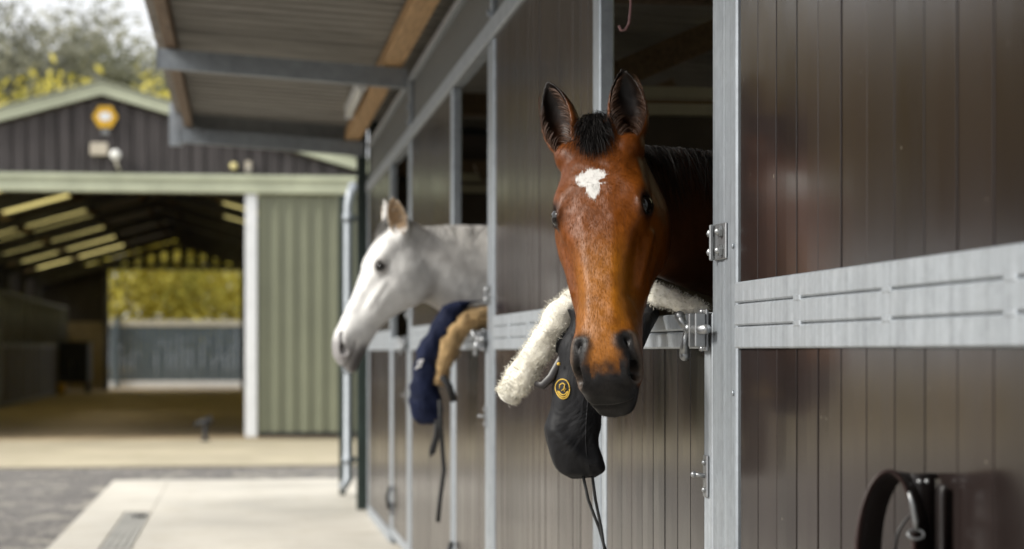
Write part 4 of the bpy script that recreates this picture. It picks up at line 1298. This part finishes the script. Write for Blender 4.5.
# the grey horse looks across the yard
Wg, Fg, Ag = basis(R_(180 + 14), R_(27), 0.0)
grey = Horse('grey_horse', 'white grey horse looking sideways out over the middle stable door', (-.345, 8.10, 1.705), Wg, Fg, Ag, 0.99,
             [(1, (.12, .62, -.85), (.75, .55, .25), 17.0), (-1, (-.10, .58, -.85), (-.6, .7, .3), 17.0)],
             [((-.26, 8.11, 1.585), .125, .07), ((-.10, 8.14, 1.545), .18, .09), ((.08, 8.18, 1.50), .225, .11), ((.45, 8.22, 1.44), .27, .13), ((.80, 8.26, 1.42), .26, .15),
              ((1.15, 8.3, 1.30), .32, .22), ((1.6, 8.36, 1.24), .335, .28), ((2.1, 8.44, 1.24), .335, .29), ((2.55, 8.5, 1.28), .31, .26), ((2.85, 8.55, 1.29), .17, .14)],
             leg_set(1.12, 8.3, 2.55, 8.5), 0.006, paint_grey, M['coat_grey'], tl=.94, eback=2.0, fs=1.14)


def hair_set(h, n_fore, n_mane, mat, fore_len, mane_len, i0, i1, wid, side_bias):
    cur = []
    for k in range(n_fore):
        w0 = rng.normal(-.7, 1.35); t0 = rng.uniform(-5.5, 2.5); f0 = 0.2 - 0.10 * w0 * w0 - .10 * max(-t0, 0) ** 1.2
        L = fore_len * rng.uniform(.3, 1.25)
        a = np.array([w0, f0 - .5, t0]); sp = rng.normal(0, 1.0)
        b = a + np.array([sp * .8, 2.6 + rng.uniform(0, 1.8), L * .1 - rng.uniform(0, 1.5)]); c = a + np.array([sp * 1.3 + rng.normal(0, .5), 1.5 + rng.uniform(-.6, 1.3), L])
        cur.append(h.l2w(bez(a, b, c)))
    ribbons('forelock', cur, wid, mat, h.o)
    cur = []
    for k in range(n_mane):
        x = rng.uniform(i0, i1); i = int(x); fr = x - i
        p = h.crest[i][0] * (1 - fr) + h.crest[i + 1][0] * fr; sd, up, d, hw = h.crest[i][1:]
        s = side_bias * (1 if rng.random() < .93 else -1); L = mane_len * rng.uniform(.6, 1.15)
        a = p + sd * rng.normal(0, .008) - up * .012
        b = a + up * (.03 + rng.uniform(0, .012)) + sd * s * .03 + d * rng.normal(0, .012)
        c = a - up * L + sd * s * (.075 + rng.uniform(0, .02)) + d * rng.normal(0, .03)
        cur.append(bez(a, b, c, 6))
    ribbons('mane', cur, wid * 1.2, mat, h.o)


hair_set(bay, 1900, 1800, M['black_hair'], 5.2, .13, 1, 30, .00075, 1)
hair_set(grey, 260, 1500, M['grey_hair'], 6.0, .12, 3, 30, .0016, -1)


def ear_hair(h, mat, n, wid, curl):
    cur = []
    for (B, U, Fo, L) in h.ears:
        S = np.cross(U, Fo)
        for k in range(n):
            x = rng.uniform(.04, .80); sd = rng.choice((-1, 1))
            wd = np.interp(x, [0, .12, .3, .5, .7, .86], [3.0, 3.5, 4.3, 4.3, 3.5, 2.2]); th = math.radians(np.interp(x, [0, .12, .3, .5, .7, .86], [150, 135, 116, 108, 102, 96]))
            cen = B + U * (L * x) - Fo * (0.9 * math.sin(x * PI * .9))
            a = cen + (-Fo * math.cos(th) * wd * .80 + S * sd * math.sin(th) * wd * .95)
            ln = curl * rng.uniform(.4, 1.2)
            c = a + (-S * sd * ln * .75 + U * ln * .9 + Fo * rng.uniform(-.2, .5))
            b = a + (U * ln * .6 + Fo * .5 - S * sd * ln * .15)
            cur.append(h.l2w(bez(a, b, c, 5)))
    ribbons('ear_hair', cur, wid, mat, h.o)


M['brown_hair'] = simple('brown_ear_hair', (0.060, 0.024, 0.009), 0.6, bump=0)
M['pale_hair'] = simple('pale_ear_hair', (0.45, 0.36, 0.26), 0.6, bump=0)
ear_hair(bay, M['brown_hair'], 420, .00055, 2.6)
ear_hair(grey, M['pale_hair'], 160, .0009, 2.4)


def short_coat(h, mat, n, length, wid, sel):
    """short hair lying along the face: every hair takes the coat colour of the skin it grows from"""
    me = h.o.data; nv = len(me.vertices)
    co = np.empty(nv * 3, np.float32); me.vertices.foreach_get('co', co); co = co.reshape(-1, 3).astype(float)
    nr = np.empty(nv * 3, np.float32); me.vertex_normals.foreach_get('vector', nr); nr = nr.reshape(-1, 3).astype(float)
    cl = np.empty(nv * 4, np.float32); me.attributes['coat'].data.foreach_get('color', cl); cl = cl.reshape(-1, 4)
    hl = h.w2l(co); idx = np.nonzero(sel(hl))[0]
    idx = rng.choice(idx, n)
    p = co[idx] + rng.normal(0, .0015, (n, 3)); nm = nr[idx]; l = hl[idx]
    Wd, Fd, Ad = (h.Hm / np.linalg.norm(h.Hm, axis=0)).T
    # hair streams away from the whorl in the star, up to the poll and down to the nose
    q = l - np.array([.3, 0, 13.0]); lat = np.clip(q[:, 0] / 6, -1, 1); dn = np.clip(q[:, 2] / 4, -1, 1)
    d = lat[:, None] * .55 * Wd + dn[:, None] * Ad - np.clip(np.abs(l[:, 0]) - 5, 0, 4)[:, None] * .06 * Fd + rng.normal(0, .22, (n, 3))
    d -= nm * (d * nm).sum(1)[:, None]; d /= np.linalg.norm(d, axis=1)[:, None] + 1e-9
    L = length * rng.uniform(.6, 1.3, n) * np.where(l[:, 2] > 50, .55, 1.0)
    sd = np.cross(d, nm)
    c0 = p - nm * .0006; c1 = p + d * (L * .5)[:, None] + nm * (L * .035)[:, None]; c2 = p + d * L[:, None] + nm * (L * .035)[:, None]
    w = (wid * rng.uniform(.7, 1.3, n))[:, None]
    V = np.stack([c0 - sd * w, c0 + sd * w, c1 - sd * w * .8, c1 + sd * w * .8, c2 - sd * w * .2, c2 + sd * w * .2], 1).reshape(-1, 3)
    b = np.arange(n)[:, None] * 6
    F = np.concatenate([b + np.array([[0, 1, 3, 2]]), b + np.array([[2, 3, 5, 4]])], 1).reshape(-1, 4)
    tone = np.repeat(cl[idx][:, :3] * rng.uniform(.9, 1.06, (n, 1)), 6, 0)
    ho = mesh_np('hair_coat', V, F, mat, h.o, smooth=True, attrs={'coat': ('FLOAT_COLOR', np.concatenate([tone, np.ones((len(tone), 1))], 1)), 'head': ('FLOAT_VECTOR', np.repeat(l, 6, 0))})
    mixn = nm + d * .10 + rng.normal(0, .03, (n, 3)); mixn /= np.linalg.norm(mixn, axis=1)[:, None]
    ho.data.normals_split_custom_set_from_vertices(np.repeat(mixn, 6, 0).tolist())      # each hair lies flat, so it shades like the skin under it


short_coat(bay, M['coat_hair'], 60000, .0065, .00030, lambda q: (q[:, 2] > -8) & (q[:, 1] > -24))
# whiskers
wk = []
for k_ in range(60):
    a = np.array([rng.normal(0, 3.2), rng.uniform(-11.5, -6), rng.uniform(58, 63)])
    d = np.array([np.sign(a[0]) * rng.uniform(.3, 1), rng.uniform(-.6, .2), rng.uniform(.1, .9)])
    wk.append(bay.l2w(bez(a * np.array([1, 1, .985]), a + d * 1.6, a + d * 2.6 + np.array([0, -.6, .4]), 4)))
ribbons('whiskers', wk, .00025, M['black_hair'], bay.o)


# ------------------------------------------------------------------ fleece lined covers over the doors, head collar
def pouch(rows, y0, th, name, mat, parent, seed, wr=.0065):
    """soft flat bag hanging in front of a door: rows of (x left, x right, z)"""
    R = catmull(np.array(rows), 7)
    n = 40; rings = []
    for i, (xl, xr, z) in enumerate(R):
        fr = i / (len(R) - 1)
        t = th * (0.55 + 0.75 * math.sin(PI * min(1, fr * 1.02)) ** .7) * (1 if fr < .93 else max(.25, 1 - (fr - .93) * 9))
        ring = []
        for a in np.linspace(0, 2 * PI, n, endpoint=False):
            ca, sa = math.cos(a), math.sin(a)
            x = (xl + xr) / 2 + (xr - xl) / 2 * np.sign(ca) * abs(ca) ** .8
            yy = y0 + t * np.sign(sa) * abs(sa) ** .8
            p = Vector((x * 9, yy * 9, z * 5 + seed))
            rdg = 1 - abs(mnoise.noise(Vector((x * 16 + z * 9, yy * 8, z * 7 + seed)))) * 2.2
            w = mnoise.noise(p) * wr * 1.5 + mnoise.noise(p * 2.7) * wr * .5 + max(rdg, -.4) * wr * 1.5 * min(1, .3 + fr * 1.2)
            ring.append((x + w * ca, yy + w * sa, z + .35 * w))
        rings.append(np.array(ring))
    m = MB(); loft(m, rings); return m.build(name, mat, parent), R, th


def fleece_roll(pts, rad, name, mat, parent, n_curl, seed, curl=.010, flat=None, wid=.0008):
    P = catmull(np.array(pts), 8); rr = catmull(np.array([[r] for r in rad]), 8)[:, 0]
    rings = []; surf = []
    n = 36; prev = None
    for i, c in enumerate(P):
        d = P[min(i + 1, len(P) - 1)] - P[max(i - 1, 0)]; d /= np.linalg.norm(d)
        u = np.cross(d, [0, 1, 0.001]) if prev is None else prev - d * (prev @ d)
        u /= np.linalg.norm(u); prev = u; v = np.cross(d, u)
        ring = []
        for a in np.linspace(0, 2 * PI, n, endpoint=False):
            nrm = u * math.cos(a) + v * math.sin(a) * (flat or 1.0)
            p = c + nrm * rr[i]
            q = Vector(p * 34) + Vector((seed, 0, 0))
            h = mnoise.noise(q) * .006 + mnoise.noise(q * 2.6) * .004 + mnoise.noise(q * .35) * .008
            p = p + nrm * h; ring.append(p); surf.append((p, nrm))
        rings.append(np.array(ring))
    # rounded ends
    for e in (0, -1):
        c = rings[e].mean(0); d = (P[0] - P[1]) if e == 0 else (P[-1] - P[-2]); d /= np.linalg.norm(d)
        add = [c + (rings[e] - c) * k + d * (rr[e] * s) for k, s in ((.9, .25), (.66, .45), (.3, .58))]
        for rg in add:
            rings = [rg] + rings if e == 0 else rings + [rg]
    m = MB(); loft(m, rings); o = m.build(name, mat, parent)
    cur = []
    for k in range(n_curl):
        p, nrm = surf[rng.integers(0, len(surf))]
        p = p + rng.normal(0, .004, 3); t = np.cross(nrm, rng.normal(size=3)); t /= np.linalg.norm(t) + 1e-9
        L = curl * rng.uniform(.5, 1.4)
        cur.append(bez(p - nrm * .003, p + nrm * L * .9 + t * L * .25, p + nrm * L * .6 + t * L * .95, 4))
    ribbons('curls', cur, wid, mat, o)
    return o


# near door
cv = empty('stable_cover', (-.12, 4.36, 1.28), 'cream fleece roll with black cover and yellow badge hung over the near stable door', 'horse cover', 'fleece lined covers hung over doors')
fleece_roll([(-.347, 4.42, 1.100), (-.317, 4.41, 1.140), (-.275, 4.39, 1.209), (-.227, 4.385, 1.278), (-.161, 4.41, 1.327), (-.066, 4.45, 1.338), (-.008, 4.32, 1.318), (.030, 4.12, 1.286)],
            [.021, .029, .032, .032, .031, .028, .022, .017], 'fleece', M['fleece'], cv, 20000, 1.0, curl=.0036, wid=.00045)
bag, _, _ = pouch([(-.215, -.10, 1.290), (-.209, -.110, 1.264), (-.233, -.120, 1.213), (-.246, -.130, 1.158), (-.258, -.142, 1.103), (-.262, -.155, 1.049), (-.264, -.160, .994), (-.260, -.149, .961), (-.246, -.142, .937), (-.218, -.160, .921)],
                  4.345, .034, 'cover', M['black_fabric'], cv, 4.0)
m = MB(); m.tube([(-.236, 4.37, 1.195), (-.226, 4.372, 1.218), (-.196, 4.375, 1.258), (-.134, 4.42, 1.290), (-.050, 4.44, 1.300), (-.034, 4.37, 1.282), (-.062, 4.30, 1.25), (-.082, 4.27, 1.19)],
                 [.008, .018, .027, .034, .030, .024, .020, .008], 16, flat=(Vector((0, 1, 0)), .6)); m.build('lining', M['black_fabric'], cv)
m = MB(); m.tube([(-.292, 4.36, 1.128), (-.276, 4.35, 1.124), (-.258, 4.345, 1.142), (-.240, 4.345, 1.176), (-.222, 4.35, 1.214)], [.006, .010, .011, .010, .006], 10, flat=(Vector((.5, .8, 0)).normalized(), .4)); m.build('strap', M['leather'], cv)
m = MB(); m.tube([(-.246, 4.318, 1.172), (-.244, 4.312, 1.172)], .0035, 8); m.build('stud', M['gold_thread'], cv)
# yellow badge sewn on the cover: ring with a small crest of wavy strokes
bvh_o = bag
from mathutils.bvhtree import BVHTree
bt = BVHTree.FromPolygons([v.co + WORLD[bag.name] for v in bag.data.vertices], [tuple(p.vertices) for p in bag.data.polygons])


def on_bag(tree, x, z, y_from):
    h = tree.ray_cast(Vector((x, y_from, z)), Vector((0, 1, 0)))
    return (h[0].x, h[0].y - .0012, h[0].z) if h[0] is not None else None


def sew(tree, strokes, cx, cz, y_from, r, name, mat, parent):
    m = MB()
    for st in strokes:
        pts = [on_bag(tree, cx + a, cz + b, y_from) for a, b in st]
        pts = [p for p in pts if p]
        if len(pts) > 1: m.tube(pts, r, 6)
    return m.build(name, mat, parent)


seam = [on_bag(bt, x, z, 4.15) for x, z in [(-.168, 1.235), (-.176, 1.18), (-.182, 1.11), (-.188, 1.04), (-.186, .98), (-.178, .945)]]
m = MB(); m.tube(catmull(np.array([q for q in seam if q]), 6), .0017, 6); m.build('piping', M['black_fabric'], cv)
circ = [(.0135 * math.cos(a), .0215 * math.sin(a)) for a in np.linspace(0, 2 * PI, 25)]
inner = [(.0105 * math.cos(a), .0175 * math.sin(a)) for a in np.linspace(PI * 1.08, PI * 1.92, 12)]
crest = [(-.007, .001), (-.006, .009), (-.001, .013), (.004, .010), (.002, .004), (.006, -.001)]
crest2 = [(-.003, -.004), (.001, .001), (.003, -.006)]
band_ = [(.008 * math.cos(a), -.002 + .0105 * math.sin(a)) for a in np.linspace(PI * 1.1, PI * 1.9, 9)]
sew(bt, [circ, inner, crest, crest2, band_], -.2365, 1.117, 4.15, .0013, 'badge', M['gold_thread'], cv)
m = MB(); m.tube([(-.189, 4.335, .932), (-.177, 4.33, .873), (-.153, 4.33, .811), (-.135, 4.33, .749), (-.133, 4.33, .674), (-.14, 4.33, .64)], .0034, 8); m.build('cord', M['cord'], cv)
m = MB(); m.tube([(-.169, 4.335, .939), (-.160, 4.335, .872), (-.149, 4.325, .811), (-.139, 4.322, .741), (-.144, 4.32, .687), (-.14, 4.33, .64)], .0034, 8); m.build('cord', M['cord'], cv)
m = MB(); m.sphere((-.14, 4.33, .63), .009, 10, 8, (1, 1, 1.5)); m.build('toggle', M['cord'], cv)

# middle door
cv2 = empty('stable_cover', (-.12, 7.92, 1.28), 'tan fleece roll with navy cover and dangling straps hung over the middle stable door', 'horse cover', 'fleece lined covers hung over doors')
fleece_roll([(.058, 7.95, 1.335), (-.023, 7.95, 1.325), (-.082, 7.93, 1.282), (-.118, 7.92, 1.208), (-.140, 7.92, 1.120), (-.150, 7.92, 1.072)],
            [.040, .048, .051, .046, .031, .018], 'fleece', M['fleece_tan'], cv2, 2500, 7.0, curl=.009, wid=.0012)
bag2, _, _ = pouch([(-.060, .03, 1.400), (-.125, -.029, 1.385), (-.164, -.055, 1.338), (-.196, -.09, 1.275), (-.228, -.125, 1.212), (-.244, -.145, 1.145), (-.256, -.149, 1.065), (-.256, -.145, .986), (-.244, -.149, .934), (-.212, -.157, .903)],
                   7.95, .045, 'cover', M['navy_fabric'], cv2, 9.0, .008)
bt2 = BVHTree.FromPolygons([v.co + WORLD[bag2.name] for v in bag2.data.vertices], [tuple(p.vertices) for p in bag2.data.polygons])
sew(bt2, [[(-.012, -.018), (-.004, -.004), (.004, -.008), (.010, .012), (.016, .022)], [(-.006, .004), (.006, .020)]], -.232, 1.145, 7.7, .004, 'badge', M['white_thread'], cv2)
m = MB(); m.tube([(-.161, 7.9, .93), (-.164, 7.9, .867), (-.184, 7.9, .80), (-.190, 7.9, .785), (-.176, 7.9, .80), (-.158, 7.9, .87)], .010, 8, flat=(Vector((0, 1, 0)), .3)); m.build('strap', M['black_rubber'], cv2)
m = MB(); m.tube([(-.151, 7.88, 1.006), (-.145, 7.9, .887), (-.133, 7.9, .728), (-.149, 7.9, .609), (-.157, 7.9, .522)], .009, 8, flat=(Vector((0, 1, 0)), .3)); m.build('strap', M['black_rubber'], cv2)
m = MB(); m.tube([(-.145, 7.86, 1.10), (-.115, 7.87, 1.06), (-.095, 7.87, 1.00)], .014, 8, flat=(Vector((0, 1, 0)), .3)); m.build('strap', M['black_rubber'], cv2)

# head collar on a hook on the near front
hc = empty('head_collar', (-.03, 2.60, 1.03), 'dark brown leather head collar with a steel buckle hung on the near board front', 'head collar')
def band(C, ex, ez, wv, th, a0, a1, name, mat, n=48, squash=1.0):
    C = np.array(C); ex = np.array(ex); ez = np.array(ez); wv = np.array(wv)
    rings = []
    for a in np.linspace(a0, a1, n):
        rad = ex * math.cos(a) + ez * math.sin(a); o = rad / np.linalg.norm(rad)
        p = C + rad
        q = [(-1, 0), (-.94, .5), (.94, .5), (1, 0), (.94, -.5), (-.94, -.5)]
        rings.append(np.array([p + wv * s * .5 + o * th * t for s, t in q]))
    m = MB(); loft(m, rings); return m.build(name, mat, hc)
band((-.060, 2.595, .935), (.038, 0, 0), (.004, 0, .100), (.040, .030, -.006), .0055, -.2, 2 * PI - .25, 'noseband', M['leather'])
M['leather_edge'] = simple('worn_leather_edge', (0.030, 0.014, 0.012), 0.5, var=0.3, scale=30)
band((-.0805, 2.5785, .938), (.0395, 0, 0), (.004, 0, .1013), (.0035, .0025, 0), .0062, -.2, 2 * PI - .25, 'noseband_edge', M['leather_edge'])
def strap(pts, wv, th, name, mat):
    P = catmull(np.array(pts), 6); wv = np.array(wv); rings = []
    for i, p in enumerate(P):
        d = P[min(i + 1, len(P) - 1)] - P[max(i - 1, 0)]; nrm = np.cross(d, wv); nrm /= np.linalg.norm(nrm)
        rings.append(np.array([p + wv * s * .5 + nrm * th * t for s, t in [(-1, 0), (-.93, .5), (.93, .5), (1, 0), (.93, -.5), (-.93, -.5)]]))
    m = MB(); loft(m, rings); return m.build(name, mat, hc)
strap([(-.0205, 2.606, 1.034), (-.0205, 2.602, 1.01), (-.0205, 2.602, .95), (-.020, 2.602, .85), (-.020, 2.602, .74)], (.036, .010, 0), .007, 'cheek_strap', M['leather'])
strap([(-.006, 2.56, 1.02), (-.012, 2.56, 1.01), (-.012, 2.56, .94), (-.014, 2.56, .84), (-.015, 2.56, .76)], (.003, .030, 0), .006, 'cheek_strap', M['leather'])
strap([(-.040, 2.585, .985), (-.062, 2.585, .955), (-.067, 2.585, .90), (-.060, 2.585, .82), (-.040, 2.585, .77)], (.006, .012, 0), .004, 'throat_lash', M['leather'])
for dx in (-.0285, -.0165):
    m = MB(); m.sphere((dx, 2.5975 + (dx + .02) * .28, 1.024), .0036, 12, 8); m.build('rivet', M['steel'], hc)
m = MB(); m.tube([(-.050, 2.575, 1.012), (-.045, 2.575, .995), (-.041, 2.575, .972), (-.040, 2.575, .958)], [.002, .0042, .0048, .002], 10)
m.tube([(-.040 + .011 * math.cos(a), 2.575 + .004 * math.sin(a), .955 + .006 * math.sin(a)) for a in np.linspace(0, 2 * PI, 18)], .0022, 8); m.build('buckle', M['steel'], hc)
m = MB(); m.tube([(.003, 2.615, 1.030), (-.012, 2.615, 1.030), (-.028, 2.615, 1.022), (-.032, 2.615, 1.028)], .004, 8); m.build('hook', M['black_rubber'], hc)


# ------------------------------------------------------------------ camera, light, world
cam = bpy.data.cameras.new('camera'); co = bpy.data.objects.new('camera', cam); COL.objects.link(co)
co.location = (-0.935, 0, 1.2); co.rotation_euler = (R_(90), 0, -math.atan2(272, 2000))
cam.sensor_width = 36; cam.lens = 2000 / 1024 * 36; cam.shift_y = 76.5 / 1024
cam.clip_end = 500; cam.clip_start = 0.05
cam.dof.use_dof = True; cam.dof.focus_distance = 3.98; cam.dof.aperture_fstop = 3.6; cam.dof.aperture_blades = 9
scene.camera = co

EL, ROT = 36, 258
w = bpy.data.worlds.new('World'); scene.world = w; w.use_nodes = True
nt = w.node_tree; bg = nt.nodes['Background']
sky = nt.nodes.new('ShaderNodeTexSky'); sky.sky_type = 'NISHITA'; sky.sun_disc = False
sky.sun_elevation = R_(EL); sky.sun_rotation = R_(ROT); sky.dust_density = 4.0; sky.ozone_density = 1.0; sky.air_density = 1.0
hs_ = nt.nodes.new('ShaderNodeHueSaturation'); hs_.inputs['Saturation'].default_value = 0.12
cl = nt.nodes.new('ShaderNodeMix'); cl.data_type = 'RGBA'
tcw = nt.nodes.new('ShaderNodeTexCoord'); nzw = nt.nodes.new('ShaderNodeTexNoise'); nzw.inputs['Scale'].default_value = 2.2; nzw.inputs['Detail'].default_value = 5
crw = nt.nodes.new('ShaderNodeValToRGB'); crw.color_ramp.elements[0].position = 0.3; crw.color_ramp.elements[0].color = (5.2, 5.35, 5.55, 1); crw.color_ramp.elements[1].position = 0.7; crw.color_ramp.elements[1].color = (7.6, 7.65, 7.7, 1)
nt.links.new(tcw.outputs['Generated'], nzw.inputs['Vector']); nt.links.new(nzw.outputs['Fac'], crw.inputs['Fac'])
cl.inputs['Factor'].default_value = 0.7            # overcast: white cloud over most of the sky
cA = [i for i in cl.inputs if i.name == 'A' and i.type == 'RGBA'][0]; cB = [i for i in cl.inputs if i.name == 'B' and i.type == 'RGBA'][0]
nt.links.new(sky.outputs[0], hs_.inputs['Color']); nt.links.new(hs_.outputs[0], cA); nt.links.new(crw.outputs[0], cB)
nt.links.new([o for o in cl.outputs if o.type == 'RGBA'][0], bg.inputs['Color'])
bg.inputs['Strength'].default_value = 0.13
sun = bpy.data.lights.new('sun', 'SUN'); sun.energy = 2.4; sun.angle = R_(12); sun.color = (1.0, 0.96, 0.88)
so = bpy.data.objects.new('sun', sun); COL.objects.link(so)
sd_ = Vector((math.sin(R_(ROT)) * math.cos(R_(EL)), math.cos(R_(ROT)) * math.cos(R_(EL)), math.sin(R_(EL))))
so.rotation_euler = (-sd_).to_track_quat('-Z', 'Y').to_euler()
so.location = (-20, -10, 20)

vs_ = scene.view_settings
vs_.view_transform = 'Standard'; vs_.look = 'None'; vs_.gamma = 1; vs_.use_curve_mapping = False; vs_.exposure = 0.72
cy = scene.cycles
cy.use_denoising = True
try: cy.denoiser = 'OPENIMAGEDENOISE'
except Exception: pass
cy.max_bounces = 8; cy.diffuse_bounces = 4; cy.glossy_bounces = 4; cy.transmission_bounces = 4; cy.caustics_reflective = False; cy.caustics_refractive = False
cy.use_adaptive_sampling = True; cy.adaptive_threshold = 0.01
